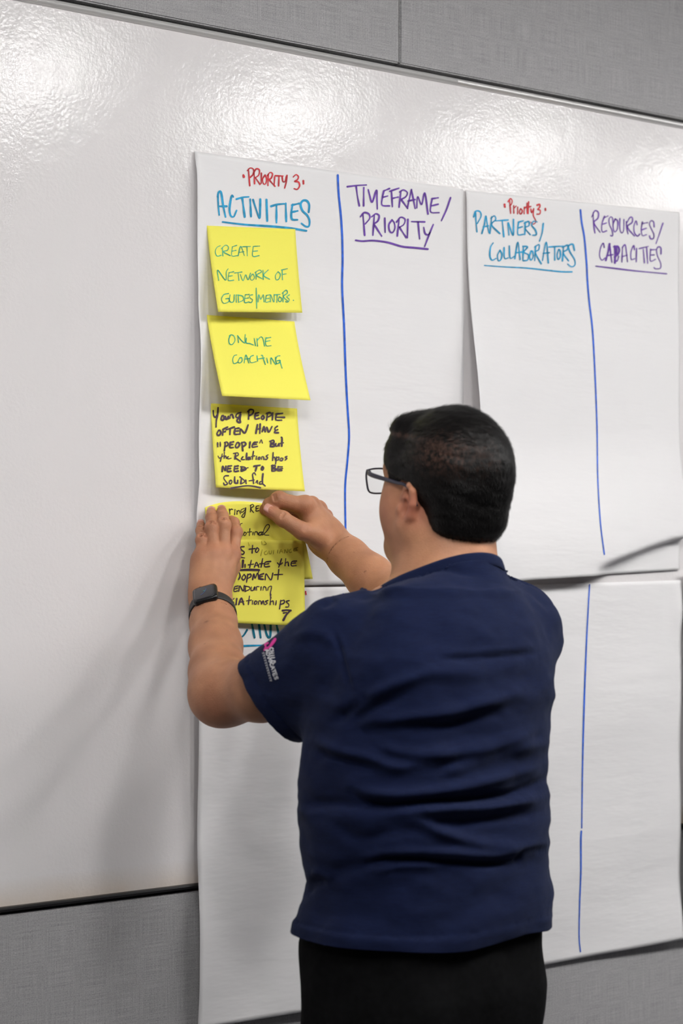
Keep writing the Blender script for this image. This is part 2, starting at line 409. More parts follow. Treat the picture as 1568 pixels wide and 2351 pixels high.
write(S_UR, O_UR, 'heading_handwriting', CYAN, *C2, 9.5, [
 [(152,262),(156,330),(162,394)], [(139,292),(152,254),(180,254),(190,285),(163,338)], [(195,405),(212,345),(222,285),(232,340),(244,400)], [(203,360),(240,352)],
 [(262,290),(250,406)], [(256,302),(280,284),(290,308),(262,346),(318,405)], [(286,318),(375,312)], [(334,316),(345,427)], [(380,416),(374,330),(408,416),(411,308)],
 [(446,325),(440,368),(442,412),(478,410)], [(444,327),(478,318)], [(442,367),(472,358)], [(491,326),(488,412)], [(485,334),(514,322),(516,350),(490,368),(526,413)],
 [(572,326),(546,322),(535,348),(560,380),(566,412),(542,416)], [(614,335),(606,400),(588,457)],
 [(272,468),(254,500),(250,558),(265,586),(292,574)], [(318,518),(302,553),(308,590),(325,580),(332,545),(318,518)], [(346,500),(350,572),(376,570)], [(382,488),(388,570),(416,560)],
 [(420,576),(440,464),(456,582)], [(427,536),(470,530)], [(478,490),(475,586)], [(474,492),(506,496),(482,530),(512,550),(506,585),(476,590)], [(530,524),(520,560),(530,586),(545,560),(541,526),(530,524)],
 [(561,490),(555,590)], [(554,497),(585,480),(582,515),(560,536),(600,611)], [(608,590),(634,464),(648,606)], [(612,540),(656,535)], [(650,496),(748,490)], [(692,496),(692,586)],
 [(718,514),(708,550),(715,581),(730,560),(728,520),(718,514)], [(752,490),(744,592)], [(745,498),(780,484),(777,514),(750,536),(787,592)], [(826,520),(815,478),(786,490),(796,530),(826,580),(829,618),(806,631),(780,612)],
 ([(212,622),(350,632),(500,640),(640,655),(740,665),(810,666)],9)])
write(S_UR, O_UR, 'column_line', BLUE, *FULL, 3.6, [[(1332,482),(1335,511),(1341,545),(1346,602),(1348,642),(1352,690),(1360,760),(1366,870),(1370,980),(1372,1100),(1378,1200),(1387,1273)]])
write(S_UR, O_UR, 'heading_handwriting', PURPLE, *C2, 8, [
 [(954,262),(958,340),(966,402)], [(944,292),(966,250),(990,262),(986,300),(960,332),(1002,396)], [(1032,286),(1014,340),(1016,392),(1046,386)], [(1024,300),(1056,284)], [(1016,342),(1046,332)],
 [(1090,340),(1086,300),(1072,292),(1062,312),(1066,345),(1084,385),(1086,420),(1072,418)], [(1104,304),(1090,345),(1098,392),(1118,375),(1122,322),(1104,304)], [(1136,302),(1136,370),(1148,400),(1162,380),(1164,308)],
 [(1180,322),(1184,370),(1192,408)], [(1184,330),(1206,294),(1222,300),(1218,330),(1188,360),(1236,422)], [(1254,345),(1246,318),(1232,355),(1236,400),(1256,422),(1272,408)], [(1290,325),(1282,380),(1290,418),(1318,412)], [(1286,338),(1325,330)], [(1284,380),(1318,368)],
 [(1370,360),(1366,325),(1348,318),(1338,340),(1352,375),(1368,410),(1364,438),(1346,440),(1338,420)], [(1430,333),(1408,400),(1382,474)],
 [(1030,500),(1022,470),(1004,505),(998,558),(1014,586),(1036,570)], ([(1040,588),(1056,530),(1066,474)],13), ([(1066,474),(1074,545),(1082,602)],9), ([(1046,556),(1090,548)],9),
 ([(1100,488),(1104,550),(1102,606)],13), ([(1092,495),(1122,492),(1132,520),(1120,550),(1098,566)],12), ([(1112,500),(1114,545)],14), ([(1128,560),(1118,590),(1100,592)],9),
 [(1150,600),(1154,500)], [(1152,500),(1172,482),(1182,540),(1188,598)], [(1152,562),(1186,552)], [(1236,515),(1230,486),(1212,530),(1214,580),(1238,576)], [(1250,505),(1248,598)], [(1266,508),(1330,492)], [(1296,512),(1304,604)], [(1318,498),(1326,608)],
 [(1345,510),(1344,590),(1380,580)], [(1345,516),(1380,514)], [(1342,552),(1372,550)], [(1416,545),(1416,505),(1400,495),(1386,515),(1394,560),(1414,605),(1412,640),(1380,645),(1368,636)],
 ([(972,627),(1100,642),(1250,660),(1455,679)],9)])
write(S_LL, O_LL, 'heading_handwriting', TEAL, *C8, 36, [
 [(60,-130),(40,-40),(16,80),(12,155),(40,230),(95,257),(150,220),(210,125)], [(262,-180),(300,35),(345,266)], [(405,-180),(425,40),(455,268)], [(470,-170),(525,60),(560,200),(600,262),(630,200),(632,-160)],
 [(690,-170),(745,60),(790,252)], [(905,-40),(930,65),(945,215)], [(860,-56),(1120,-58),(1350,-52)], [(1030,-40),(1035,66),(1040,200)]])
write(S_LL, O_LL, 'heading_underline', CYAN, *C8, 30, [[(60,417),(300,408),(520,404),(900,398)]])
write(S_LL, O_LL, 'column_line', BLUE, *FULL, 4, [[(787,1364),(785,1500),(786,1700),(788,1900),(790,2150)]])
write(S_LL, O_LL, 'heading_dot', RED, *FULL, 3, [[(701,1358),(702,1365)]])
write(S_LR, O_LR, 'column_line', BLUE, *FULL, 3.2, [[(1353,1342),(1347,1450),(1341,1600),(1337,1750),(1335,1901)], [(1334,1908),(1333,1930),(1333,2000),(1330,2080),(1329,2150),(1332,2185)]])

# ---------------------------------------------------------------- yellow notes
def hang_off(px, py, x):
    """stand-off at which the point under the pixel has the wall coordinate x"""
    lo, hi = 0.0, .2
    for _ in range(40):
        m = (lo+hi)/2
        if at_off(px, py, m).x > x: lo = m
        else: hi = m
    return lo
def note_surface(net):
    """3x3 control points (px,py,off); biquadratic"""
    P = np.array([[at_off(*p) for p in row] for row in net])
    def lag(t): return np.stack([2*(t-.5)*(t-1), -4*t*(t-1), 2*t*(t-.5)], -1)
    def fn(u, v):
        return np.einsum('ni,nj,ijk->nk', lag(v), lag(u), P)
    return Surf(fn)
def hanging_note(tl, tr, bl, br, curl=1.7):
    ob = [hang_off(*bl, at_off(*tl, .008).x), hang_off(*br, at_off(*tr, .008).x)]
    A, B, Cc, Dd = at_off(*tl, .0075), at_off(*tr, .0075), at_off(*bl, ob[0]), at_off(*br, ob[1])
    A, B, Cc, Dd = (np.array(q) for q in (A, B, Cc, Dd))
    def fn(u, v):
        top = A+(B-A)*u[:, None]; bot = Cc+(Dd-Cc)*u[:, None]; d = bot-top
        s = np.clip(v, -.2, 1.2)
        prof = np.where(s > 0, np.abs(s)**curl, 0)
        out = top+d*v[:, None]
        out[:, 1] = top[:, 1]+d[:, 1]*(prof*.75+.25*np.clip(s, 0, 2))
        out[:, 1] -= .0015*np.sin(u*3.1)*np.clip(s, 0, 1)
        return out
    return Surf(fn)
NOTES = []
GN = 'yellow sticky notes'
def note(s, label):
    o = s.mesh('sticky_note', 24, 24, M_NOTE, label, 'sticky note', GN, .00025); NOTES.append(o); return o
N1 = hanging_note((475,518), (678,526), (501,716), (694,718), 1.3)
ON1 = note(N1, 'yellow sticky note reading CREATE NETWORK OF GUIDES/MENTORS, topmost of the column')
N2 = hanging_note((475,723), (676,738), (510,909), (713,919), 1.25)
ON2 = note(N2, 'yellow sticky note reading ONLINE COACHING, curling away from the sheet')
N3 = hanging_note((484,926), (682,938), (496,1119), (700,1128), 1.4)
ON3 = note(N3, 'yellow sticky note reading Young people often have people, above the hands')
NA = note_surface([[(471,1165,.007),(560,1151,.024),(684,1173,.046)], [(477,1250,.009),(585,1245,.021),(703,1252,.036)], [(484,1330,.010),(602,1331,.014),(718,1329,.020)]])
ONA = note(NA, 'yellow sticky note pinched between the right thumb and finger, partly under another note')
NB = note_surface([[(486,1240,.015),(592,1239,.0285),(698,1242,.043)], [(491,1335,.017),(595,1337,.024),(699,1340,.031)], [(497,1428,.022),(600,1433,.027),(701,1437,.032)]])
ONB = note(NB, 'yellow sticky note reading development and enduring relationships, lowest of the column, beside the watch')

write(N1, ON1, 'note_handwriting', GREEN, *C1, 4.6, [
 [(160,574),(140,585),(132,610),(142,632),(165,628)], [(172,584),(175,632)], [(165,592),(190,571),(206,582),(200,600),(178,608),(216,630)], [(228,580),(225,630),(256,630)], [(228,580),(253,572)], [(226,605),(249,600)],
 [(260,632),(275,578),(296,630)], [(264,612),(293,608)], [(285,580),(330,578)], [(310,580),(312,632)], [(345,580),(343,632),(379,630)], [(345,578),(382,576)], [(344,606),(370,603)],
 [(152,770),(146,712),(190,768),(194,722),(204,704)], [(210,725),(205,768),(236,768)], [(208,726),(236,720)], [(206,746),(229,743)], [(240,728),(282,722)], [(260,725),(265,770)], [(272,735),(288,770),(303,738),(316,766),(330,728)],
 [(338,736),(328,755),(338,769),(352,754),(346,735),(338,736)], [(360,720),(362,763)], [(354,726),(380,711),(391,722),(365,740),(396,760)], [(400,712),(402,765)], [(430,710),(404,740),(438,763)],
 [(485,720),(470,742),(475,766),(490,760),(498,735),(485,720)], [(508,712),(510,766)], [(503,711),(538,703)], [(509,736),(531,732)],
 [(207,843),(180,850),(167,876),(180,898),(206,890),(209,872),(190,873)], [(215,850),(212,880),(222,893),(236,885),(239,850)], [(250,850),(250,893)], [(262,850),(262,893)], [(257,851),(285,858),(289,880),(262,893)], [(300,850),(297,893),(321,890)], [(300,850),(323,848)], [(298,871),(319,868)],
 [(342,850),(325,855),(329,869),(341,878),(335,893),(321,892)], [(362,812),(365,927)], [(372,891),(376,850),(388,876),(402,850),(406,891)], [(418,855),(415,891),(437,888)], [(418,854),(439,850)], [(416,872),(434,870)], [(442,891),(443,850),(461,891),(463,848)], [(462,851),(497,848)], [(480,849),(478,893)],
 [(492,861),(486,880),(498,889),(506,872),(492,861)], [(514,836),(513,891)], [(508,842),(530,824),(537,840),(516,860),(543,889)], [(549,850),(535,862),(548,876),(540,891),(527,888)], ([(570,880),(571,882)],6)])
write(N2, ON2, 'note_handwriting', GREEN, *C3, 10, [
 [(432,346),(416,390),(424,438),(455,446),(486,400),(474,350),(440,338),(420,352)], [(516,350),(526,426)], [(514,346),(556,400),(596,430),(597,380),(601,334)], [(612,375),(612,428),(650,436),(694,453)], [(702,378),(717,462)],
 [(733,380),(739,466)], [(736,400),(775,362),(800,380),(818,466)], [(836,370),(828,415),(840,462),(892,460)], [(832,376),(888,367)], [(828,414),(880,404)],
 [(506,564),(475,575),(460,620),(475,662),(520,645)], [(538,598),(520,640),(540,656),(567,630),(560,596),(538,598)], [(588,656),(608,566),(642,656)], [(592,612),(655,604)], [(692,570),(660,585),(653,630),(670,652),(725,640)],
 [(733,574),(740,636)], [(780,570),(796,572),(806,610),(827,674)], [(736,612),(818,598)], [(843,598),(853,656)], [(890,668),(892,598),(946,672),(940,590)], [(992,574),(960,580),(944,620),(955,661),(986,650),(992,625),(958,632)], [(990,627),(1002,670),(1016,715)]])
write(N3, ON3, 'note_handwriting', PLUM, *C3, 19, [
 [(240,1190),(244,1240),(262,1266),(285,1240)], [(294,1155),(288,1240),(276,1300),(272,1376)], [(336,1250),(328,1285),(345,1300),(362,1275),(352,1245),(336,1250)], [(376,1255),(382,1286),(398,1284),(410,1250),(412,1284)], [(428,1278),(432,1244),(452,1234),(468,1274)],
 [(552,1210),(508,1226),(495,1260),(524,1266),(548,1228),(540,1290),(546,1322),(524,1322),(506,1300),(534,1266)], [(641,1190),(638,1287)], [(630,1202),(655,1178),(692,1186),(682,1225),(645,1246)], [(715,1222),(712,1282),(758,1276)], [(713,1222),(753,1212)], [(713,1250),(746,1242)],
 [(794,1246),(780,1270),(796,1287),(813,1268),(800,1246)], [(852,1216),(840,1298)], [(842,1222),(880,1212),(898,1238),(848,1266)], [(911,1214),(905,1292)], [(952,1226),(945,1292),(1012,1297)], [(948,1228),(1022,1220)], [(948,1264),(1042,1266)],
 [(298,1414),(282,1450),(298,1470),(326,1445),(315,1412),(298,1414)], [(352,1400),(345,1467)], [(348,1402),(402,1375)], [(348,1432),(376,1425)], [(385,1406),(478,1374)], [(430,1392),(428,1460)], [(487,1390),(480,1452),(533,1455)], [(485,1393),(532,1386)], [(482,1422),(521,1418)], [(542,1457),(546,1396),(590,1442),(612,1410),(632,1350)],
 [(737,1348),(720,1447)], [(768,1340),(764,1447)], [(728,1402),(772,1390)], [(790,1427),(810,1368),(826,1427)], [(798,1408),(826,1402)], [(842,1378),(866,1430),(902,1368)], [(962,1365),(934,1388),(942,1412),(966,1404)], [(942,1412),(930,1436),(974,1439)],
 ([(289,1550),(291,1597)],17), ([(318,1544),(320,1592)],15), [(377,1545),(365,1642)], [(366,1550),(396,1544),(406,1576),(370,1597)], [(432,1546),(428,1602),(468,1605)], [(430,1549),(468,1541)], [(428,1574),(462,1570)], [(508,1550),(490,1590),(510,1607),(536,1575),(522,1548),(508,1550)], [(562,1545),(568,1600),(572,1642)], [(554,1556),(590,1544),(607,1570),(565,1602)], [(655,1542),(648,1607)],
 [(705,1546),(684,1570),(680,1600),(738,1592)], [(700,1548),(738,1544)], [(686,1572),(728,1568)], ([(762,1556),(780,1518),(794,1557)],12), [(890,1530),(885,1592)], [(876,1536),(916,1524),(922,1550),(890,1562),(932,1572),(922,1593),(884,1594)], [(944,1560),(944,1586),(960,1590),(978,1560),(980,1588)], [(1004,1490),(1014,1500),(1010,1592)], ([(974,1562),(1030,1552)],12),
 ([(342,1676),(320,1762)],13), ([(294,1700),(312,1724),(352,1700)],11), ([(366,1658),(362,1727)],12), ([(362,1712),(380,1700),(390,1730)],12), ([(396,1715),(411,1706),(398,1724),(416,1732),(444,1724)],10), [(492,1672),(483,1737)], ([(466,1672),(512,1664),(522,1690),(486,1712),(520,1742),(548,1760)],13), ([(560,1722),(577,1706),(556,1736),(592,1741)],13), [(617,1668),(613,1742)], [(642,1714),(626,1730),(640,1740),(652,1714),(656,1738)], ([(692,1648),(680,1740)],14), ([(662,1708),(708,1698)],11), ([(726,1704),(723,1738)],15),
 ([(752,1714),(745,1736),(763,1737),(766,1714),(752,1714)],14), ([(784,1738),(786,1710),(806,1712),(810,1740)],14), ([(858,1688),(836,1700),(852,1720),(838,1740),(824,1736)],13), ([(914,1662),(908,1752)],14), ([(910,1727),(930,1712),(940,1748)],13), ([(952,1710),(942,1792)],13), ([(952,1722),(977,1712),(975,1740),(950,1752)],13), ([(1002,1724),(990,1746),(1010,1754),(1024,1730),(1006,1722)],14), ([(1072,1704),(1050,1712),(1068,1728),(1048,1748)],14),
 [(340,1877),(346,1814),(376,1866),(382,1814)], [(407,1814),(400,1872),(442,1871)], [(405,1816),(447,1810)], [(402,1844),(437,1840)], [(482,1814),(478,1872),(522,1869)], [(480,1818),(522,1812)], [(478,1845),(517,1840)], [(562,1820),(555,1870)], ([(546,1820),(590,1826),(608,1850),(560,1872)],15), ([(560,1852),(632,1832)],12), [(698,1816),(768,1804)], [(732,1810),(714,1872)], [(792,1820),(782,1850),(795,1860),(806,1836),(792,1820)], [(906,1804),(900,1867)], [(894,1810),(936,1806),(930,1830),(905,1836),(946,1848),(932,1866),(900,1870)], ([(972,1818),(962,1862),(1012,1863)],16), ([(966,1822),(1018,1822)],16), ([(965,1846),(1020,1842)],14),
 ([(412,1922),(374,1924),(360,1950),(382,1985),(402,2014),(368,2026),(358,2004)],14), ([(432,1974),(420,2000),(435,2017),(452,1992),(442,1972),(430,1976)],16), [(482,1934),(484,2000),(517,2006)], [(516,1974),(515,2007)], [(558,1958),(550,2012)], ([(540,1934),(590,1975),(590,1994),(554,2014)],14), [(606,1972),(611,2012)], ([(718,1914),(704,1890),(684,1908),(690,1960),(696,2012)],14), ([(642,1980),(704,1970)],11), ([(720,2002),(736,1976),(742,2012)],13), [(800,1900),(794,1960),(796,2012)], ([(795,1990),(768,1990),(764,2016),(796,2014),(826,2038)],13),
 ([(440,2063),(530,2046),(620,2035),(690,2040),(772,2058)],17)])
write(NA, ONA, 'note_handwriting', BLACK, *C4, 9.5, [
 [(360,296),(364,325)], [(490,268),(497,327)], [(493,292),(508,271),(526,275)], [(550,275),(545,331)], [(570,288),(571,327)], [(572,302),(592,284),(608,322)], [(650,262),(614,280),(618,306),(650,286),(664,256),(654,330),(640,359),(622,346),(652,305)], [(717,226),(712,301)], [(710,234),(735,220),(747,240),(718,266),(747,309)], [(804,236),(778,240),(772,266),(796,262)], [(776,263),(772,291),(804,285)],
]); write(NA, ONA, 'note_handwriting', BLACK, *C4, 9.5, [
 [(560,412),(566,452),(580,450),(594,428)], [(626,420),(606,432),(604,470),(590,496),(578,484)], ]); write(NA, ONA, 'note_handwriting', BLACK, *C4, 9.5, [
 [(592,556),(600,512),(618,508),(628,551)], [(652,514),(640,540),(655,551),(670,526),(652,514)], [(707,478),(700,552)], [(680,516),(724,510)], [(742,514),(736,546)], [(755,547),(760,514),(784,514),(792,541)], [(832,514),(805,520),(804,546),(830,536),(842,510),(838,544),(880,510),(914,458),(904,434),(878,446),(852,500),(860,540),(908,546)]])
write(NB, ONB, 'note_handwriting', PLUM, *C4, 13, [
 [(646,668),(610,672),(618,700),(646,724),(636,748),(600,745)], ([(580,776),(620,782),(652,788)],11), [(736,654),(730,737)], [(698,696),(762,688)], [(782,680),(765,715),(780,729),(802,700),(786,678)],
 ([(634,814),(629,888)],22), [(655,856),(655,890)], ([(722,812),(704,892)],12), ([(688,862),(746,852)],11), [(754,887),(776,834),(802,887)], ([(764,870),(802,862)],10), [(842,794),(824,887)], ([(806,850),(862,846)],11), ([(928,824),(870,834),(864,880),(916,876)],14), ([(866,856),(908,848)],12), ([(1042,796),(1010,888)],12), ([(998,840),(1020,860),(1052,840)],11), ([(1086,794),(1078,872)],12), ([(1080,846),(1108,830),(1116,872)],12), ([(1202,820),(1152,828),(1146,870),(1198,868)],12), ([(1150,846),(1192,840)],11),
 ([(560,918),(700,913),(806,916)],21), ([(804,915),(794,948)],12), [(594,942),(604,980),(588,1016)], [(644,962),(622,1000),(640,1022),(662,990),(646,962)], [(684,958),(671,1047)], [(680,970),(712,958),(717,985),(680,1008)], ([(735,1018),(748,958),(762,1002),(788,948),(802,1012)],14), ([(852,954),(812,970),(810,1006),(848,1014)],18), ([(812,988),(842,982)],14), ([(868,1020),(878,956),(928,1020),(950,948)],14), [(1012,910),(1002,1018)], ([(962,966),(1054,961)],11),
 ([(582,1084),(546,1096),(540,1142),(577,1136)],12), ([(545,1117),(577,1108)],11), ([(590,1142),(600,1084),(636,1137),(648,1078)],11), ([(662,1084),(656,1142)],11), ([(654,1085),(702,1096),(702,1120),(655,1143)],11), ([(722,1094),(720,1130),(740,1132),(758,1094),(760,1130)],11), ([(778,1132),(778,1094),(806,1092)],10), ([(826,1094),(822,1132)],11), ([(845,1132),(852,1094),(874,1100),(880,1132)],10), ([(895,1130),(904,1098),(936,1090),(922,1170),(932,1214)],10),
 ([(540,1216),(514,1242),(536,1258)],10), ([(536,1258),(506,1282)],10), ([(568,1218),(560,1283)],17), ([(588,1283),(616,1214),(642,1283)],14), ([(598,1257),(642,1248)],11), ([(702,1192),(690,1283)],12), ([(670,1242),(722,1234)],11), ([(736,1240),(732,1278)],12), ([(762,1244),(752,1272),(770,1277),(782,1250),(764,1242)],12), ([(795,1280),(802,1244),(824,1248),(828,1278),(846,1242),(858,1280)],12), ([(898,1238),(870,1250),(892,1266),(868,1284)],11), ([(928,1172),(920,1283)],12), ([(922,1257),(950,1244),(958,1283)],11), ([(986,1240),(980,1287)],12), ([(1034,1234),(1020,1328)],13), ([(1030,1246),(1067,1236),(1067,1266),(1024,1283)],13), ([(1122,1240),(1090,1250),(1118,1280),(1112,1306),(1084,1307)],12),
 ([(1050,1346),(1095,1340),(1140,1346)],20), ([(1128,1352),(1092,1390),(1060,1448)],22), ([(1060,1372),(1094,1366)],14)])
write(NB, ONB, 'show_through_handwriting', GHOST, *C4, 7, [
 [(884,712),(860,728),(866,752),(892,744),(890,730)], [(908,714),(910,740),(930,742),(938,710)], [(958,706),(954,748)], [(1000,704),(998,738)], [(1018,738),(1036,698),(1056,736)], [(1024,722),(1052,718)], [(1070,738),(1076,700),(1100,732),(1108,694)], [(1144,692),(1120,710),(1130,732),(1148,724)],
 ([(1214,678),(1176,690),(1172,714),(1210,704)],10), ([(1174,700),(1202,694)],9), [(836,700),(820,768)]]); write(NB, ONB, 'show_through_handwriting', GHOST, *C4, 7, [[(690,625),(700,660)]]); write(NB, ONB, 'show_through_handwriting', GHOST, *C4, 7, [[(830,612),(836,650)], [(860,610),(880,640),(850,650)]])
# ---------------------------------------------------------------- implicit-surface modelling (body, shirt, hair, trousers)
def A(*p): return np.array(p, float)
def P3(px, py, t): return np.array(at_depth(px, py, t))
def PO(px, py, off): return np.array(at_off(px, py, off))
def cone(p, a, b, ra, rb):
    """tapered capsule"""
    ba = b-a; l2 = ba@ba; pa = p-a
    t = np.clip((pa@ba)/l2, 0, 1)
    d = pa-t[:, None]*ba
    return np.sqrt((d*d).sum(1))-(ra+(rb-ra)*t)
def chain(p, pts, rad, k=.006):
    f = None
    for i in range(len(pts)-1):
        c = cone(p, pts[i], pts[i+1], rad[i], rad[i+1]); f = c if f is None else smin(f, c, k)
    return f
def ell(p, c, r, M=None):
    q = p-c
    if M is not None: q = q@M          # M columns = local axes
    r = np.asarray(r, float); k0 = np.sqrt(((q/r)**2).sum(1)); k1 = np.sqrt(((q/(r*r))**2).sum(1))+1e-9
    return k0*(k0-1)/k1
def smin(a, b, k):
    h = np.maximum(k-np.abs(a-b), 0)/k; return np.minimum(a, b)-h*h*k*.25
def smax(a, b, k): return -smin(-a, -b, k)
def loft(p, zs, cx, cy, ra, rb, n=2.3):
    z = p[:, 2]; g = lambda v: np.interp(z, zs, v)
    a, b = g(ra), g(rb)
    x = np.abs((p[:, 0]-g(cx))/a); y = np.abs((p[:, 1]-g(cy))/b)
    k = (x**n+y**n)**(1/n)
    d = (k-1)*np.minimum(a, b)
    return np.maximum(d, np.maximum(zs[0]-z, z-zs[-1]))

def surface_nets(fn, lo, hi, h, clip=None, rim=False):
    lo = np.asarray(lo, float); hi = np.asarray(hi, float)
    nc = np.ceil((hi-lo)/(4*h)).astype(int)
    ev = lambda P: np.concatenate([fn(P[i:i+200000]) for i in range(0, len(P), 200000)]) if len(P) else np.zeros(0)
    g = [lo[a]+4*h*np.arange(nc[a]+1) for a in range(3)]
    Cg = np.stack(np.meshgrid(*g, indexing='ij'), -1).reshape(-1, 3)
    Fc = ev(Cg).reshape(nc+1)
    m = np.abs(Fc[:-1, :-1, :-1])
    for dx in (0, 1):
        for dy in (0, 1):
            for dz in (0, 1):
                m = np.minimum(m, np.abs(Fc[dx:nc[0]+dx, dy:nc[1]+dy, dz:nc[2]+dz]))
    near = m < 4*h*2.2
    N = nc*4
    F = np.where(Fc[:-1, :-1, :-1] < 0, -1., 1.).astype(np.float32)
    F = F.repeat(4, 0).repeat(4, 1).repeat(4, 2)
    nm = near.repeat(4, 0).repeat(4, 1).repeat(4, 2)
    # also the upper faces of near cells
    nn = nm.copy(); nn[1:] |= nm[:-1]; nn[:, 1:] |= nn[:, :-1]; nn[:, :, 1:] |= nn[:, :, :-1]
    idx = np.argwhere(nn); F[nn] = ev(lo+idx*h)
    S = F < 0
    c8 = [(i, j, k) for i in (0, 1) for j in (0, 1) for k in (0, 1)]
    n = np.array(F.shape)-1
    cnt = sum(S[i:n[0]+i, j:n[1]+j, k:n[2]+k].astype(np.int8) for i, j, k in c8)
    act = (cnt > 0) & (cnt < 8); cells = np.argwhere(act)
    ids = -np.ones(act.shape, np.int64); ids[act] = np.arange(len(cells))
    val = np.stack([F[cells[:, 0]+i, cells[:, 1]+j, cells[:, 2]+k] for i, j, k in c8], 1)
    acc = np.zeros((len(cells), 3)); w = np.zeros(len(cells))
    for a in range(8):
        for b in range(a+1, 8):
            d = np.abs(np.array(c8[a])-np.array(c8[b]))
            if d.sum() != 1: continue
            va, vb = val[:, a], val[:, b]; x = (va < 0) != (vb < 0)
            t = np.where(x, va/(va-vb+1e-12), 0)
            pt = np.array(c8[a])+t[:, None]*(np.array(c8[b])-np.array(c8[a]))
            acc += np.where(x[:, None], pt, 0); w += x
    V = lo+h*(cells+acc/w[:, None])
    faces = []
    for ax in range(3):
        b, c = (ax+1) % 3, (ax+2) % 3
        sl0 = [slice(None)]*3; sl1 = [slice(None)]*3; sl0[ax] = slice(0, -1); sl1[ax] = slice(1, None)
        d = S[tuple(sl0)] != S[tuple(sl1)]
        e = np.argwhere(d)
        ok = (e[:, b] > 0) & (e[:, c] > 0) & (e[:, b] < n[b]) & (e[:, c] < n[c]) & (e[:, ax] < n[ax]); e = e[ok]
        q = []
        for ob, oc in ((-1, -1), (0, -1), (0, 0), (-1, 0)):
            t = e.copy(); t[:, b] += ob; t[:, c] += oc; q.append(ids[t[:, 0], t[:, 1], t[:, 2]])
        q = np.stack(q, 1); flip = ~S[tuple(e.T)]
        q[flip] = q[flip][:, ::-1]; faces.append(q)
    Fq = np.vstack(faces); Fq = Fq[(Fq >= 0).all(1)]
    if clip is not None:
        keep = clip(V); fk = keep[Fq].any(1) if rim else keep[Fq].all(1); Fq = Fq[fk]
    used = np.zeros(len(V), bool); used[Fq.ravel()] = True
    mp = np.cumsum(used)-1
    return V[used], mp[Fq]
def laplace(V, F, it=2, lam=.5, fix=None):
    E = np.vstack([F[:, [0, 1]], F[:, [1, 2]], F[:, [2, 3]], F[:, [3, 0]]]); E = np.vstack([E, E[:, ::-1]])
    cnt = np.bincount(E[:, 0], minlength=len(V))[:, None]
    for _ in range(it):
        s = np.stack([np.bincount(E[:, 0], V[E[:, 1], a], len(V)) for a in range(3)], 1)
        N = V+lam*(s/np.maximum(cnt, 1)-V)
        V = N if fix is None else np.where(fix[:, None], V, N)
    return V
def vnormals(V, F):
    n = np.cross(V[F[:, 2]]-V[F[:, 0]], V[F[:, 3]]-V[F[:, 1]])
    N = np.zeros_like(V)
    for i in range(4):
        for a in range(3): N[:, a] += np.bincount(F[:, i], n[:, a], len(V))
    return N/(np.linalg.norm(N, axis=1)[:, None]+1e-12)
def join(parts):
    V, F, o = [], [], 0
    for v, f in parts: V.append(v); F.append(f+o); o += len(v)
    return np.vstack(V), np.vstack(F)
def noise3(V, s, oct=2):
    return np.array([noise.fractal(Vector(v*s), .8, 2.0, oct) for v in V])

# ---------------------------------------------------------------- the man: joints
MAN_X, MAN_Y = -.32, -.60
# left arm (palm on the note, elbow out to the left)
LS, LE, LW = P3(785,1487,2.97), P3(505,1590,3.16), P3(486,1388,3.375)
# right arm (reaching round the far side of the body)
RS, RE, RW = P3(1172,1452,3.11), P3(955,1425,3.38), P3(752,1236,3.565)
# left hand: (px,py,distance from the wall)
LH = {'pinky':  [(466,1275,.070),(464,1240,.058),(461,1218,.040),(461,1204,.022)],
      'ring':   [(488,1270,.078),(486,1212,.061),(485,1188,.040),(485,1176,.020)],
      'middle': [(513,1268,.080),(514,1205,.068),(511,1184,.047),(509,1173,.026)],
      'index':  [(534,1272,.074),(541,1222,.063),(537,1200,.046),(531,1194,.030)],
      'thumb':  [(520,1330,.060),(533,1300,.044),(535,1270,.034),(533,1248,.028)]}
LR = {'pinky': [.0105,.0098,.0086,.0072], 'ring': [.0118,.0106,.0098,.0086], 'middle': [.0122,.0112,.0102,.0088],
      'index': [.0118,.0106,.0096,.0082], 'thumb': [.015,.0125,.011,.009]}
RH = {'index':  [(700,1162,.078),(640,1148,.066),(618,1158,.050),(607,1170,.034)],
      'middle': [(714,1164,.064),(657,1164,.056),(640,1180,.038),(648,1196,.026)],
      'ring':   [(730,1172,.050),(680,1180,.044),(664,1198,.032),(676,1212,.024)],
      'pinky':  [(747,1186,.038),(722,1182,.022),(704,1196,.018),(706,1210,.020)],
      'thumb':  [(733,1231,.100),(694,1219,.100),(649,1191,.083),(618,1173,.064)]}
RR = {'index': [.0150,.0138,.0112,.0090], 'middle': [.0135,.0120,.0105,.0088], 'ring': [.0118,.0105,.0095,.0085], 'pinky': [.0105,.0092,.0085,.0075],
      'thumb': [.0185,.0155,.0130,.0108]}
LHp = {k: [PO(*q) for q in v] for k, v in LH.items()}
RHp = {k: [PO(*q) for q in v] for k, v in RH.items()}

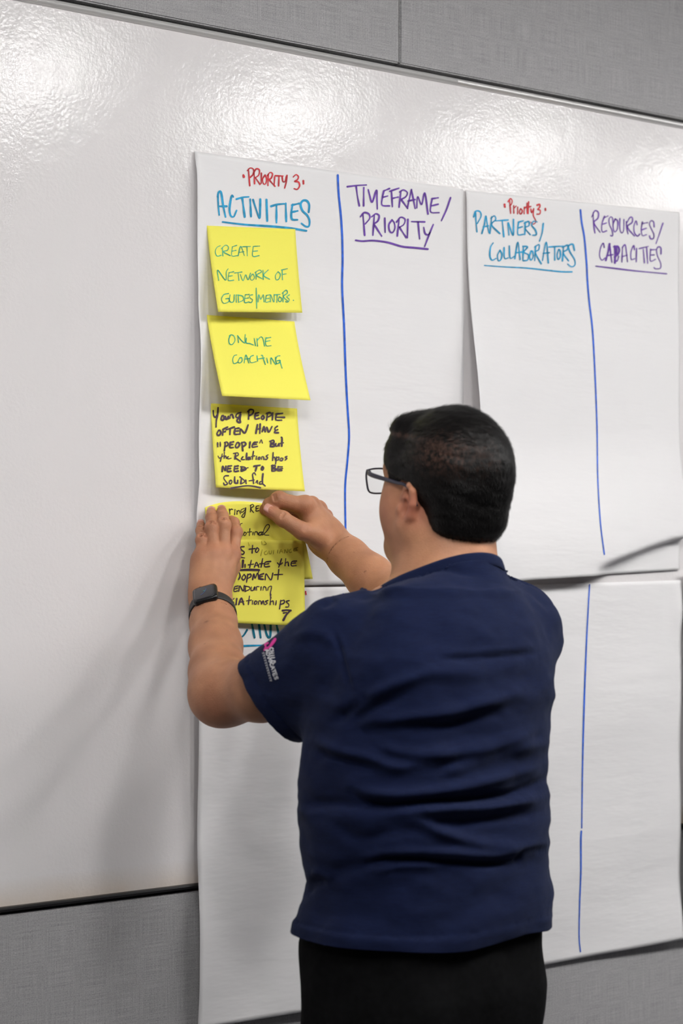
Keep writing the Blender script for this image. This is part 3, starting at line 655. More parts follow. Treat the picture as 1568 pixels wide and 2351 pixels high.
def unit(v): return v/np.linalg.norm(v)
def creases(p, f, H, RD, keys, up):
    """fine skin creases over the finger joints"""
    for k in keys:
        for j, offs in ((1, (-.0032, -.0004, .0026)), (2, (-.0010, .0012))):
            a, b = H[k][j], H[k][j+1]; d = unit(b-a); u = unit(up-d*(up@d)); sd = np.cross(d, u)
            for o in offs:
                c = a+d*o+u*(RD[k][j]*1.10+.0007)
                f = smax(f, -cone(p, c-sd*.0055-u*.0016, c+sd*.0055-u*.0016, .0012, .0012), .0022)
    return f
def f_left_hand(p):
    H = LHp; palm = None
    w0 = LW+A(0, .0, .004)
    side = unit(H['index'][0]-H['pinky'][0])*1.0
    for k, r in (('pinky', .0125), ('ring', .0140), ('middle', .0142), ('index', .0138)):
        off = {'pinky': -.014, 'ring': -.005, 'middle': .004, 'index': .013}[k]
        c = cone(p, w0+side*off+A(0, .004, .006), H[k][0]+A(0, .004, -.002), .0185, r)
        palm = c if palm is None else smin(palm, c, .022)
    palm = smin(palm, cone(p, w0+side*.012+A(0, .012, .02), H['thumb'][1], .018, .0125), .02)      # thenar
    palm = smin(palm, cone(p, w0-side*.014+A(0, .012, .02), H['pinky'][0]+A(0, .012, -.012), .017, .013), .02)  # hypothenar
    f = None
    for k in ('pinky', 'ring', 'middle', 'index'):
        b = H[k]; fi = chain(p, b, LR[k], .004)
        fi = smin(fi, ell(p, b[1]+A(-.001, -.0015, 0), (LR[k][1]*1.08,)*3), .006)                     # knuckle
        f = fi if f is None else smin(f, fi, .0015)
    f = smin(f, chain(p, H['thumb'], LR['thumb'], .006), .002)
    palm = smin(palm, f, .009)
    for k in ('pinky', 'ring', 'middle', 'index'):                                                   # knuckle heads
        palm = smin(palm, ell(p, H[k][0]+A(-.003, -.0045, -.003), (.0105, .0105, .0115)), .012)
    for k in ('ring', 'middle', 'index'):                                                            # extensor tendons
        palm = smin(palm, cone(p, w0+A(-.010, -.017, .012)+side*.003, H[k][0]+A(-.006, -.0105, -.008), .002, .0028), .010)
    palm = creases(p, palm, H, LR, ('pinky', 'ring', 'middle'), A(-.45, -.85, .25))
    return palm
def f_left_arm(p):
    ax = unit(LW-LE); sd = unit(np.cross(ax, A(.617, .787, 0)))            # sideways as the camera sees it
    fr = unit(np.cross(sd, ax))
    m1 = LE+ax*.055; m2 = LE+ax*.13; m3 = LE+ax*.20
    f = chain(p, [LE+A(0, 0, .004), m1, m2, m3, LW], [.0405, .0440, .0395, .0325, .0265], .02)
    f = smin(f, chain(p, [m2+sd*.004, m3+sd*.007, LW+sd*.0090], [.034, .0275, .0225], .01), .015)
    f = smin(f, chain(p, [m2-sd*.004, m3-sd*.007, LW-sd*.0090], [.034, .0275, .0225], .01), .015)
    f = smin(f, ell(p, LE+A(-.006, -.012, -.008), (.034, .037, .035)), .045)   # elbow
    ua = LE+(LS-LE)*.0
    f = smin(f, chain(p, [LE+A(.006, 0, -.003), LE+(LS-LE)*.35+A(0, 0, -.016), LS], [.042, .050, .060], .02), .035)
    return f
def f_right_hand(p):
    H = RHp; palm = None
    for k, r in (('pinky', .0130), ('ring', .0145), ('middle', .0150), ('index', .0145)):
        c = cone(p, RW+(H[k][0]-RW)*.12+A(0, 0, 0), H[k][0], .020, r); palm = c if palm is None else smin(palm, c, .022)
    palm = smin(palm, cone(p, RW+A(-.012, -.006, -.004), H['thumb'][1]+A(.02, 0, -.004), .021, .017), .025)
    palm = smin(palm, cone(p, H['thumb'][0], H['index'][0]+(RW-H['index'][0])*.35, .015, .012), .025)   # web of the thumb
    f = None
    for k in ('pinky', 'ring', 'middle', 'index'):
        b = H[k]; fi = chain(p, b, RR[k], .004); fi = smin(fi, ell(p, b[1]+A(0, -.001, .001), (RR[k][1]*1.06,)*3), .006)
        f = fi if f is None else smin(f, fi, .0015)
    palm = smin(palm, f, .010)
    th = chain(p, H['thumb'], RR['thumb'], .005)
    th = smin(th, ell(p, H['thumb'][2], (.0125,)*3), .006)
    palm = smin(palm, th, .005)
    for k in ('middle', 'index', 'ring'):
        palm = smin(palm, ell(p, H[k][0]+A(-.002, -.004, .005), (.0115,)*3), .012)
    for k in ('middle', 'index'):
        palm = smin(palm, cone(p, RW+A(0, -.012, .017), H[k][0]+A(0, -.006, .011), .002, .0025), .010)
    palm = creases(p, palm, H, RR, ('thumb', 'index'), A(-.45, -.80, .45))
    return palm
def f_right_arm(p):
    ax = unit(RW-RE); sd = unit(np.cross(ax, A(.617, .787, 0)))
    m1 = RE+ax*.06; m2 = RE+ax*.14; m3 = RE+ax*.21
    f = chain(p, [RE, m1, m2, m3, RW+ax*.005], [.044, .046, .0375, .030, .0245], .02)
    f = smin(f, chain(p, [m2+sd*.004, m3+sd*.006, RW+sd*.009], [.033, .026, .0215], .01), .014)
    f = smin(f, chain(p, [m2-sd*.004, m3-sd*.006, RW-sd*.009], [.033, .026, .0215], .01), .014)
    f = smin(f, chain(p, [RE, RE+(RS-RE)*.4, RS], [.047, .056, .062], .02), .03)
    return f

# head: local frame x right, y forward, z up
HC = P3(1029,1118,3.05)
hy, hp, hr = math.radians(2), math.radians(9), math.radians(-1)
HM = np.array(Matrix.Rotation(hy, 3, 'Z') @ Matrix.Rotation(hp, 3, 'X') @ Matrix.Rotation(hr, 3, 'Y'))   # columns = local axes
def hl(p): return (p-HC)@HM
def hw(q): return HC+HM@np.asarray(q, float)
def f_skull(q):
    f = ell(q, A(0, -.012, .030), (.074, .094, .083))
    f = smin(f, ell(q, A(0, .045, -.020), (.062, .052, .085)), .03)
    f = smin(f, ell(q, A(0, .060, .020), (.060, .040, .040)), .03)
    return f
def f_head(p):
    q = hl(p); f = f_skull(q)
    for s in (-1, 1):
        f = smin(f, cone(q, A(s*.057, .005, -.065), A(s*.022, .075, -.100), .022, .020), .04)       # jaw
        f = smin(f, ell(q, A(s*.045, .050, -.040), (.031, .036, .042)), .03)                          # cheek
        f = smin(f, cone(q, A(s*.018, .092, .022), A(s*.050, .078, .020), .010, .011), .015)          # brow
        f = smax(f, -ell(q, A(s*.033, .101, .002), (.015, .012, .010)), .012)                         # eye socket
        # ear: rim, lobe, bowl
        e1 = unit(A(s*.22, -.97, -.06)); o = A(s*.0725, .016, -.030)
        E = lambda a, b, c=0: o+e1*a+A(0, 0, b)+A(s*c, 0, 0)
        rim = chain(q, [E(-.002, .010), E(.003, .027), E(.014, .033), E(.024, .024), E(.0275, .006), E(.023, -.012), E(.014, -.025)], [.0048, .0050, .0052, .0058, .0060, .0056, .0052], .003)
        lobe = smin(ell(q, E(.003, -.031), (.0085, .0100, .0105)), cone(q, E(.001, -.026), E(-.007, -.033), .0075, .0065), .006)
        plate = chain(q, [E(.0, .012), E(.010, .012), E(.012, -.010), E(.003, -.022)], [.004, .0045, .0045, .004], .01)
        trag = ell(q, E(-.002, -.008, .006), (.005, .006, .009))
        ear = smin(smin(rim, plate, .004), lobe, .006); ear = smin(ear, trag, .005)
        f = smin(f, ear, .005)
        f = smax(f, -ell(q, E(.010, -.003, .0058), (.0076, .0074, .0142)), .0025)                       # ear hole
    f = smin(f, chain(q, [A(0, .098, .012), A(0, .112, -.018), A(0, .120, -.034)], [.008, .010, .013], .01), .012)   # nose
    for s in (-1, 1): f = smin(f, ell(q, A(s*.012, .109, -.036), (.008, .010, .008)), .008)
    f = smin(f, ell(q, A(0, .096, -.066), (.022, .012, .006)), .008); f = smin(f, ell(q, A(0, .095, -.078), (.020, .012, .006)), .008)
    f = smin(f, ell(q, A(0, .090, -.104), (.020, .016, .016)), .02)                                    # chin
    f = smin(f, ell(q, A(0, .050, -.112), (.045, .045, .025)), .03)                                    # soft under-chin
    return f
NB0, NB1 = P3(1040,1345,3.03), P3(1034,1190,3.055)
def f_neck(p):
    f = cone(p, NB0, NB1, .072, .066)
    f = smin(f, cone(p, NB0+A(-.02, .03, -.03), hw((0, .02, -.075)), .062, .056), .04)
    return f
# torso
ZP = lambda py, t=3.0: EYE+(HORIZON-py)/FPX*t
ROWS = [(2400,690,1205),(2260,690,1250),(2150,680,1262),(2110,684,1266),(2060,704,1264),(2010,716,1260),(1970,708,1256),(1930,697,1255),(1850,689,1259),(1760,698,1250),(1680,708,1256),(1600,716,1268),(1500,745,1262),(1430,800,1230),(1370,860,1180)]
tz, tx, ty, ta, tb = [], [], [], [], []
for py, l, r in ROWS:
    c = at_depth((l+r)/2, py, 2.995+.0*(py-1800)/600)
    half = (r-l)/2/FPX*2.995; k = .74
    a = half/math.sqrt(ct*ct+k*k*st*st)/1.035
    tz.append(c.z); tx.append(c.x); ty.append(c.y); ta.append(a); tb.append(a*k)
tz, tx, ty, ta, tb = map(np.array, (tz, tx, ty, ta, tb))
def f_torso(p): return loft(p, tz, tx, ty, ta, tb, 2.35)
def f_trunk(p):
    f = f_torso(p)
    f = smin(f, cone(p, NB0, LS+A(.02, 0, -.005), .060, .066), .06)
    f = smin(f, cone(p, NB0, RS+A(-.02, 0, -.005), .060, .066), .06)
    f = smin(f, cone(p, NB0+A(0, .03, -.02), A(MAN_X, MAN_Y+.02, 1.30), .07, .10), .06)
    return f
def f_body(p):
    f = smin(f_trunk(p), f_neck(p), .04)
    f = smin(f, f_head(p), .025)
    f = smin(f, smin(f_left_arm(p), f_left_hand(p), .018), .02)
    return smin(f, smin(f_right_arm(p), f_right_hand(p), .018), .02)

def bounds(pts, m): a = np.array(pts); return a.min(0)-m, a.max(0)+m
# hand blocks are finer; the cut sits on the forearm where both blocks meet
LCUT = LE+(LW-LE)*.80; LDIR = unit(LW-LE); RCUT = RE+(RW-RE)*.80; RDIR = unit(RW-RE)
parts = []
f_la = lambda p: smin(f_left_arm(p), f_left_hand(p), .018)
f_ra = lambda p: smin(f_right_arm(p), f_right_hand(p), .018)
lo, hi = bounds([q for v in LHp.values() for q in v]+[LW, LCUT], .045)
parts.append(surface_nets(f_la, lo, hi, .0013, lambda V: (V-LCUT)@LDIR > 0))
lo, hi = bounds([LE, LCUT, LS], .08)
parts.append(surface_nets(f_la, lo, hi, .0025, lambda V: (V-LCUT)@LDIR < .002))
lo, hi = bounds([q for v in RHp.values() for q in v]+[RW, RCUT], .045)
parts.append(surface_nets(f_ra, lo, hi, .0013, lambda V: (V-RCUT)@RDIR > 0))
lo, hi = bounds([RE, RCUT, RS], .08)
parts.append(surface_nets(f_ra, lo, hi, .003, lambda V: (V-RCUT)@RDIR < .002))
parts.append(surface_nets(lambda p: smin(smin(f_head(p), f_neck(p), .025), f_trunk(p)+.022, .03), HC+A(-.16, -.17, -.20), HC+A(.16, .17, .16), .002))
# inner core that ties head, arms and trunk together under the clothes
legs = [(A(MAN_X-.090, MAN_Y, .80), A(MAN_X-.11, MAN_Y+.01, .46), A(MAN_X-.115, MAN_Y-.01, .09)), (A(MAN_X+.070, MAN_Y, .80), A(MAN_X+.11, MAN_Y+.01, .46), A(MAN_X+.115, MAN_Y-.01, .09))]
def f_core(p):
    f = f_trunk(p)
    f = smin(f, f_neck(p), .03)
    for L in legs: f = smin(f, chain(p, L, [.085, .060, .042], .03), .03)
    f = smin(f, f_left_arm(p), .02); f = smin(f, f_right_arm(p), .02)
    return f+.012
parts.append(surface_nets(f_core, A(MAN_X-.33, MAN_Y-.30, .06), A(MAN_X+.40, -.03, 1.60), .009))
BV, BF = join(parts)

# ---- skin
M_SKIN = material('skin', srgb(196, 148, 118), .55, 0, .35)
t = NT(M_SKIN); v = t.coords()
at = t.n('ShaderNodeAttribute'); at.attribute_name = 'flush'
mx = t.n('ShaderNodeMix', data_type='RGBA'); mx.inputs['B'].default_value = srgb(184, 108, 88)
base = t.ramp(t.noise(v, 24, 4), .3, srgb(162, 112, 83), .7, srgb(186, 134, 101))
t.l(base, mx.inputs['A']); t.l(at.outputs['Fac'], mx.inputs['Factor'])
am = t.n('ShaderNodeAttribute'); am.attribute_name = 'mole'; mm = t.n('ShaderNodeMix', data_type='RGBA'); mm.inputs['B'].default_value = srgb(92, 52, 36)
t.l(mx.outputs['Result'], mm.inputs['A']); t.l(am.outputs['Fac'], mm.inputs['Factor']); t.l(mm.outputs['Result'], t.b.inputs['Base Color'])
t.b.inputs['Subsurface Weight'].default_value = .12; t.b.inputs['Subsurface Radius'].default_value = (.012, .005, .003); t.b.inputs['Subsurface Scale'].default_value = .6
t.l(t.bump(t.noise(v, 420, 3), .35, .0012, t.bump(t.noise(v, 90, 2), .15, .002)), t.b.inputs['Normal'])

man = empty('person', (MAN_X, MAN_Y, 0))
tag(man, 'man in navy t-shirt and black trousers from behind, pressing a yellow note', 'person')
body = mesh_obj('body', BV, BF, M_SKIN, man)
flush = np.zeros(len(BV))
for H in (LHp, RHp):
    for k, v in H.items():
        for i, (wt, rd) in enumerate(((.45, .016), (.40, .013), (.25, .010), (.8, .012))):
            flush = np.maximum(flush, wt*np.exp(-((BV-v[i])**2).sum(1)/rd**2))
for s in (-1, 1): flush = np.maximum(flush, .7*np.exp(-((BV-hw((s*.08, -.006, -.030)))**2).sum(1)/.030**2))
flush = np.maximum(flush, .4*np.exp(-((BV-hw((-.06, .055, -.04)))**2).sum(1)/.035**2))
flush = np.maximum(flush, .35*np.exp(-((BV-LE-A(-.01, -.03, -.02))**2).sum(1)/.035**2))
att = body.data.attributes.new('flush', 'FLOAT', 'POINT'); att.data.foreach_set('value', flush.astype(np.float32))

mole = np.zeros(len(BV)); TREE0 = BVHTree.FromPolygons([Vector(x) for x in BV], [tuple(int(i) for i in f) for f in BF])
for px_, py_, rd in ((474,1427,.0032), (882,1341,.0024), (838,1312,.0016), (812,1268,.0014), (470,1478,.0014)):
    d_ = Vector(at_depth(px_, py_, 3.0))-cam.location; d_.normalize(); hh = TREE0.ray_cast(cam.location, d_)
    if hh[0] is not None: mole = np.maximum(mole, .75*np.exp(-((BV-np.array(hh[0]))**2).sum(1)/rd**2))
am_ = body.data.attributes.new('mole', 'FLOAT', 'POINT'); am_.data.foreach_set('value', mole.astype(np.float32))

# nails
M_NAIL = material('fingernail', srgb(205, 150, 135), .3, 0, .5)
def nail(c, up, fw, w, l):
    up = unit(up); fw = unit(fw-up*(fw@up)); sx = np.cross(fw, up); V, F = [], []
    n, m = 9, 9
    for j in range(m):
        for i in range(n):
            a = -1+2*i/(n-1); b = -1+2*j/(m-1)
            rr = 1-.12*max(0, abs(b)-.5)*2
            V.append(c+sx*(a*w*rr)+fw*(b*l*(1-.12*a*a))-up*(w*.34*a*a+.0007*max(0, -b)))
    for j in range(m-1):
        for i in range(n-1): F.append((j*n+i, j*n+i+1, (j+1)*n+i+1, (j+1)*n+i))
    o = mesh_obj('fingernail', V, F, M_NAIL, man); md = o.modifiers.new('thickness', 'SOLIDIFY'); md.thickness = .0006; md.offset = 0
    return o
def finger_nail(H, R, k, bias, w=.0068, l=.0066):
    a, b = H[k][2], H[k][3]; fw = unit(b-a); up = A(*bias); up = unit(up-fw*(up@fw))
    r = R[k][3]
    return nail(b+fw*.0012+up*(r*.97), up, fw, w, l)
view_up = A(-.5, -.8, .25)
finger_nail(LHp, LR, 'ring', (-.35, -.5, .8)); finger_nail(LHp, LR, 'middle', (-.35, -.5, .8)); finger_nail(LHp, LR, 'pinky', (-.35, -.5, .8), .0055, .0052)
finger_nail(RHp, RR, 'thumb', (-.45, -.80, .45), .0084, .0085)
# ---- eyes, brows
M_EYE = material('eyeball', (.75, .73, .70, 1), .15)
for s in (-1, 1):
    bm = bmesh.new(); bmesh.ops.create_uvsphere(bm, u_segments=20, v_segments=14, radius=.0115)
    bmesh.ops.translate(bm, verts=bm.verts, vec=Vector(hw((s*.033, .089, .002))))
    bm_obj('eye', bm, M_EYE, man, True)
# ---- hair
M_HAIR = material('black_hair', (.004, .0035, .0035, 1), .5, 0, .18)
t = NT(M_HAIR); v = t.coords((1, 1, 1))
at = t.n('ShaderNodeAttribute'); at.attribute_name = 'thin'
mx = t.n('ShaderNodeMix', data_type='RGBA'); mx.inputs['A'].default_value = (.004, .0035, .0035, 1); mx.inputs['B'].default_value = srgb(84, 60, 50)
fac = t.math('MULTIPLY', at.outputs['Fac'], t.ramp(t.noise(v, 130, 4, .7), .40, (0, 0, 0, 1), .66, (1, 1, 1, 1)))
t.l(fac, mx.inputs['Factor']); t.l(mx.outputs['Result'], t.b.inputs['Base Color'])
def f_hair(p):
    q = hl(p); sk = f_skull(q)
    x, y, z = q[:, 0], q[:, 1], q[:, 2]
    side = ell(q, A(0, -.014, .030), (.0785, .092, .088))
    side = smin(side, ell(q, A(0, -.050, -.030), (.068, .052, .075)), .03); side = smin(side, sk-.006, .01)
    # fuller on top, swept over from a parting on the left
    top = ell(q, A(.008, .003, .047), (.073, .094, .078))
    quiff = ell(q, A(-.012, .072, .080), (.048, .026, .024))
    top = smin(top, quiff, .03)
    part = .073+.10*(x+.060)                     # height of the parting line on the left flank
    top = np.maximum(top, (.078-.30*np.clip(-y-.02, 0, 1)*.3)-z)
    f = smin(side, top, .008)
    f = smin(f, ell(q, A(-.034, .060, .050), (.036, .037, .036)), .012)      # temple, left of the parting
    # hairline: forehead, temple, sideburn, behind the ear, nape
    yl = np.interp(z, [-.13, -.070, -.045, -.030, .004, .012, .030, .050, .075, .12], [-.050, -.030, -.018, -.010, .002, .052, .088, .102, .108, .120])
    f = smax(f, y-yl, .006)
    ax = np.abs(x)
    f = smax(f, -.070-z, .008)
    return np.minimum(f, 1e3)
hv, hf = surface_nets(f_hair, HC+A(-.16, -.18, -.16), HC+A(.16, .18, .18), .0025)
# sideburn
def f_burn(p):
    q = hl(p); sk = f_skull(q); q2 = q.copy(); q2[:, 0] = np.abs(q2[:, 0])
    b = cone(q2, A(.066, .050, .030), A(.068, .043, -.012), .019, .012)
    return smax(sk-.0035, b, .003)
bv, bf = surface_nets(f_burn, HC+A(-.12, -.06, -.07), HC+A(.12, .12, .10), .002)
hn = vnormals(hv, hf)
ql = hl(hv)
# combed relief
flow = np.array([noise.fractal(Vector((a*26+5*c, b*14, c*60)), .8, 2, 3) for a, b, c in ql])
hv2 = hv+hn*(flow*.0016)[:, None]
HV, HF = join([(hv2, hf), (bv, bf)])
qa = hl(HV)
thin = np.exp(-(((qa[:, 1]+.050)/.050)**2+((qa[:, 2]-.055)/.026)**2))*(qa[:, 0] < 0)
thin = np.maximum(thin, .55*np.exp(-((qa[:, 2]-.0735)/.005)**2)*(qa[:, 0] < 0)*(qa[:, 1] > -.06))
# single strands
rs = np.random.RandomState(11)
tri = HF[:, [0, 1, 2]]; area = np.linalg.norm(np.cross(HV[tri[:, 1]]-HV[tri[:, 0]], HV[tri[:, 2]]-HV[tri[:, 0]]), axis=1)
HN = vnormals(HV, HF)
SV, SF, ST = [], [], []
pick = rs.choice(len(tri), 26000, p=area/area.sum())
for f in pick:
    w3 = rs.dirichlet((1, 1, 1)); c = w3@HV[tri[f]]; n = unit(w3@HN[tri[f]]); q = hl(c)
    th = w3@thin[tri[f]]
    if rs.rand() < th*.75: continue
    if n @ (HM@A(0, 1, 0)) > .75 and q[2] < .05: continue
    if q[2] < -.063: n = unit(n+HM@A(0, -.6, -.2))
    if q[2] > .072: d = A(.55, -.55-.3*(q[1] < .03), .15) if q[1] < .06 else A(.6, -.2, .5)
    else: d = A(.0, -.55, -.85)
    d = HM@(d+rs.normal(0, .16, 3)); d = unit(d-n*(d@n)); sx = np.cross(d, n)
    L = (.013 if q[2] > .072 else .0085)*rs.uniform(.6, 1.25); wd = .00026
    lift = rs.uniform(.10, .38)
    p0 = c-n*.001; p1 = c+d*L*.5+n*L*lift*.45; p2 = c+d*L+n*L*lift*.55
    b = len(SV)
    SV += [p0-sx*wd, p0+sx*wd, p1-sx*wd*.9, p1+sx*wd*.9, p2-sx*wd*.25, p2+sx*wd*.25]
    SF += [(b, b+1, b+3, b+2), (b+2, b+3, b+5, b+4)]
sv, sf = np.array(SV), np.array(SF)
HV2, HF2 = join([(HV, HF), (sv, sf)])
hair = mesh_obj('hair', HV2, HF2, M_HAIR, man)
att = hair.data.attributes.new('thin', 'FLOAT', 'POINT'); att.data.foreach_set('value', np.concatenate([thin, np.zeros(len(sv))]).astype(np.float32))
# eyebrows
for s in (-1, 1):
    V, F = [], []
    for i in range(170):
        u = rs.rand(); c = A(s*(.016+.040*u), .101-.018*u*u, .019+.008*math.sin(u*2.6)+rs.uniform(-.003, .003))
        d = unit(A(s*.9, -.25, .35-.7*u)); n = A(s*.2, 1, 0); sx = unit(np.cross(d, n)); L = .008; wd = .0003; b = len(V)
        for k, off in ((0, 0), (.5, .002), (1, .001)):
            q0 = c+d*L*k+unit(n)*(off+.001); V += [hw(q0-sx*wd*(1-.7*k)), hw(q0+sx*wd*(1-.7*k))]
        F += [(b, b+1, b+3, b+2), (b+2, b+3, b+5, b+4)]
    mesh_obj('eyebrow', V, F, M_HAIR, man)

# ---- clothes
LSL = P3(632,1608,3.075)                       # middle of the left sleeve hem
LAX = unit(LSL-LS)
LVW = unit(LSL-np.array(cam.location)); LHN = unit(LAX-.62*(LAX@LVW)*LVW)     # the hem hangs a little shorter at the back
RSL = P3(1080,1442,3.26); RAX = unit(RSL-RS)
HEMZ = .925
COLLAR_N = unit(A(.05, .46, .88)); COLLAR_P = P3(1040,1338,3.02)
def f_shirt(p):
    f = f_torso(p)-.004
    f = smin(f, cone(p, NB0+A(0, 0, -.012), LS+A(.03, 0, -.014), .060, .071), .05)
    f = smin(f, cone(p, NB0+A(0, 0, -.012), RS+A(-.02, 0, -.004), .062, .076), .05)
    f = smin(f, cone(p, NB0+A(0, .03, -.02), A(MAN_X, MAN_Y+.02, 1.30), .07, .10), .06)
    f = smin(f, ell(p, A(MAN_X-.02, MAN_Y-.075, 1.32), (.13, .06, .13)), .06)                  # shoulder blades
    f = smin(f, f_neck(p)-.007, .018)
    sl = cone(p, LS, LSL+LAX*.075, .078, .080)
    f = smin(f, sl, .035)
    f = smin(f, cone(p, RS, RSL+RAX*.04, .078, .078), .035)
    return f
def near_neck(V): return (np.linalg.norm((V-COLLAR_P)[:, :2], axis=1) < np.where(V[:, 1] > COLLAR_P[1]+.03, .138, .112)) | (V[:, 2] > COLLAR_P[2]+.05)
def shirt_clip(V):
    k = (V-COLLAR_P)@COLLAR_N < 0
    k |= ~near_neck(V)
    k &= ~(((V-LSL)@LHN > 0) & (np.linalg.norm(V-LSL, axis=1) < .17) & (V[:, 0] < -.36))
    k &= ~(((V-RSL)@RAX > 0) & (np.linalg.norm(V-RSL, axis=1) < .15) & (V[:, 1] > -.44))
    return k & (V[:, 2] > HEMZ)
CV, CF = surface_nets(f_shirt, A(-.66, -.90, .88), A(.12, -.18, 1.60), .004, shirt_clip, True)
CV = laplace(CV, CF, 1, .4)
def snap(V, m, d, ax):                         # pull the ragged rim onto the cutting plane
    k = m & (d > 0); V[k] -= d[k][:, None]*ax
    return V
CV = snap(CV, near_neck(CV), (CV-COLLAR_P)@COLLAR_N, COLLAR_N)
CV = snap(CV, (np.linalg.norm(CV-LSL, axis=1) < .17) & (CV[:, 0] < -.36), (CV-LSL)@LHN, LHN)
CV = snap(CV, (np.linalg.norm(CV-RSL, axis=1) < .15) & (CV[:, 1] > -.44), (CV-RSL)@RAX, RAX)
CV = snap(CV, CV[:, 2] < HEMZ, HEMZ-CV[:, 2], A(0, 0, -1))
CN = vnormals(CV, CF)
# creases in the cloth: (traced line in photo px, height m, half width px, sharpness); + ridge, - valley
c2 = lambda pts: [(620+x/2.24, 1240+y/2.24) for x, y in pts]
c3 = lambda pts: [(620+x/2.24, 1740+y/2.24) for x, y in pts]
FOLDS = [
 (c2([(400,880),(480,830),(600,760),(820,680)]), .007, 14), (c2([(330,930),(430,860),(520,800)]), -.008, 12), (c2([(400,940),(520,870),(700,790)]), -.006, 13),
 (c2([(470,960),(700,920),(900,890),(1060,850),(1300,775)]), .007, 17), (c2([(420,985),(640,960),(900,950),(1150,890)]), -.006, 15),
 (c2([(780,1130),(950,1090),(1150,1050),(1420,960)]), .006, 18), (c2([(860,1215),(1020,1140),(1220,1075),(1430,1040)]), .0065, 16), (c2([(900,1160),(1100,1110),(1300,1040)]), -.005, 13),
 (c2([(230,1030),(330,1080),(500,1120),(640,1165),(760,1150)]), .007, 13), (c2([(220,1070),(380,1130),(560,1180)]), -.006, 13), (c2([(560,1060),(740,1100),(920,1085)]), .005, 13),
 (c2([(880,610),(1100,603),(1390,575)]), -.004, 10), (c2([(860,585),(1100,580),(1380,548)]), .003, 12), (c2([(700,660),(1000,680),(1350,640)]), .003, 20),
 (c2([(326,470),(360,560),(385,640),(425,770)]), -.004, 7), (c2([(340,470),(375,560),(400,640),(440,760)]), .002, 7),
 (c2([(690,180),(870,135),(1000,160),(1095,178)]), -.004, 8), (c2([(1280,180),(1380,280),(1440,380)]), -.003, 12), (c2([(560,275),(660,225),(760,190)]), .003, 12), (c2([(260,340),(300,330),(340,300)]), -.004, 9),
 (c2([(120,500),(200,480),(280,490),(330,540)]), .004, 14),
 (c3([(420,185),(500,225),(650,240),(900,215),(1100,208),(1250,185),(1410,115)]), -.010, 11), (c3([(420,150),(540,185),(700,190),(900,170),(1150,110),(1400,40)]), .008, 15),
 (c3([(150,235),(300,232),(480,245),(620,245)]), -.006, 12), (c3([(650,275),(900,262),(1100,255),(1430,200)]), .008, 13), (c3([(690,300),(800,345),(900,390),(1060,435),(1250,455),(1400,440)]), .007, 14), (c3([(760,330),(1000,330),(1200,300),(1420,280)]), -.006, 14),
 (c3([(470,565),(560,530),(700,520),(900,528),(1100,540),(1270,530)]), -.009, 9), (c3([(480,520),(640,485),(900,488),(1150,500),(1420,455)]), .007, 13), (c3([(560,580),(650,555),(850,548)]), .004, 9),
 (c3([(1270,530),(1290,480),(1420,460)]), -.005, 9), (c3([(330,340),(480,420),(640,380)]), -.004, 16), (c3([(320,600),(420,560),(520,530)]), -.004, 16), (c3([(550,440),(700,420),(860,440)]), .004, 16),
 (c3([(180,700),(240,640),(300,620)]), -.005, 12), (c3([(230,570),(280,600),(330,620)]), .004, 12),
]
pp = proj(CV); camP = np.array(cam.location)
facing = ((camP-CV)*CN).sum(1) > -.15
disp = np.zeros(len(CV))
for pts, hgt, wd in FOLDS:
    L = spline(pts, 6.0); lo = L.min(0)-3.2*wd; hi = L.max(0)+3.2*wd
    sel = np.where(facing & (pp > lo).all(1) & (pp < hi).all(1))[0]
    if not len(sel): continue
    d2 = np.full(len(sel), 1e9); arg = np.zeros(len(sel), int)
    for i, q in enumerate(L):
        dd = ((pp[sel]-q)**2).sum(1); m = dd < d2; d2[m] = dd[m]; arg[m] = i
    s = arg/(len(L)-1); taper = np.clip(np.minimum(s, 1-s)*4+.25, 0, 1)
    disp[sel] += 1.3*hgt*taper*np.exp(-d2/(wd*wd))
nz = noise3(CV*np.array([1, 1, 1.8]), 9, 2); nz2 = noise3(CV*np.array([.8, .8, 1.5]), 26, 2)
disp += nz*.005+nz2*.0016
# seam of the bottom hem and of the sleeve hems
hz = CV[:, 2]-HEMZ; disp += np.where(hz < .021, .0012, 0)-.0016*np.exp(-((hz-.0225)/.0022)**2)
ls = -((CV-LSL)@LHN); m = (np.linalg.norm(CV-LSL, axis=1) < .14) & (CV[:, 0] < -.36)
disp += np.where(m, np.where(ls < .02, .0010, 0)-.0014*np.exp(-((ls-.0215)/.002)**2), 0)
CV = CV+CN*disp[:, None]
hem = np.clip(1-hz/.05, 0, 1); CV[:, 2] += hem*(.004*np.sin(CV[:, 0]*23+1)-.006*np.clip((CV[:, 0]+.33)/.2, -1, 1)*0)
M_SHIRT = material('navy_cotton', srgb(15, 23, 50), .9, 0, .12)
t = NT(M_SHIRT); v = t.coords(); vv = t.coords((1, 1, 7))
t.l(t.ramp(t.noise(vv, 60, 4, .7), .25, srgb(12, 19, 44), .75, srgb(18, 27, 58)), t.b.inputs['Base Color'])
t.l(t.bump(t.noise(v, 900, 2), .4, .001, t.bump(t.noise(v, 22, 3), .12, .01)), t.b.inputs['Normal'])
t.b.inputs['Sheen Weight'].default_value = .05; t.b.inputs['Sheen Roughness'].default_value = .5
t.b.inputs['Sheen Tint'].default_value = (.5, .6, .9, 1)
shirt = mesh_obj('t_shirt', CV, CF, M_SHIRT, man)
md = shirt.modifiers.new('cloth', 'SOLIDIFY'); md.thickness = .0022; md.offset = -1

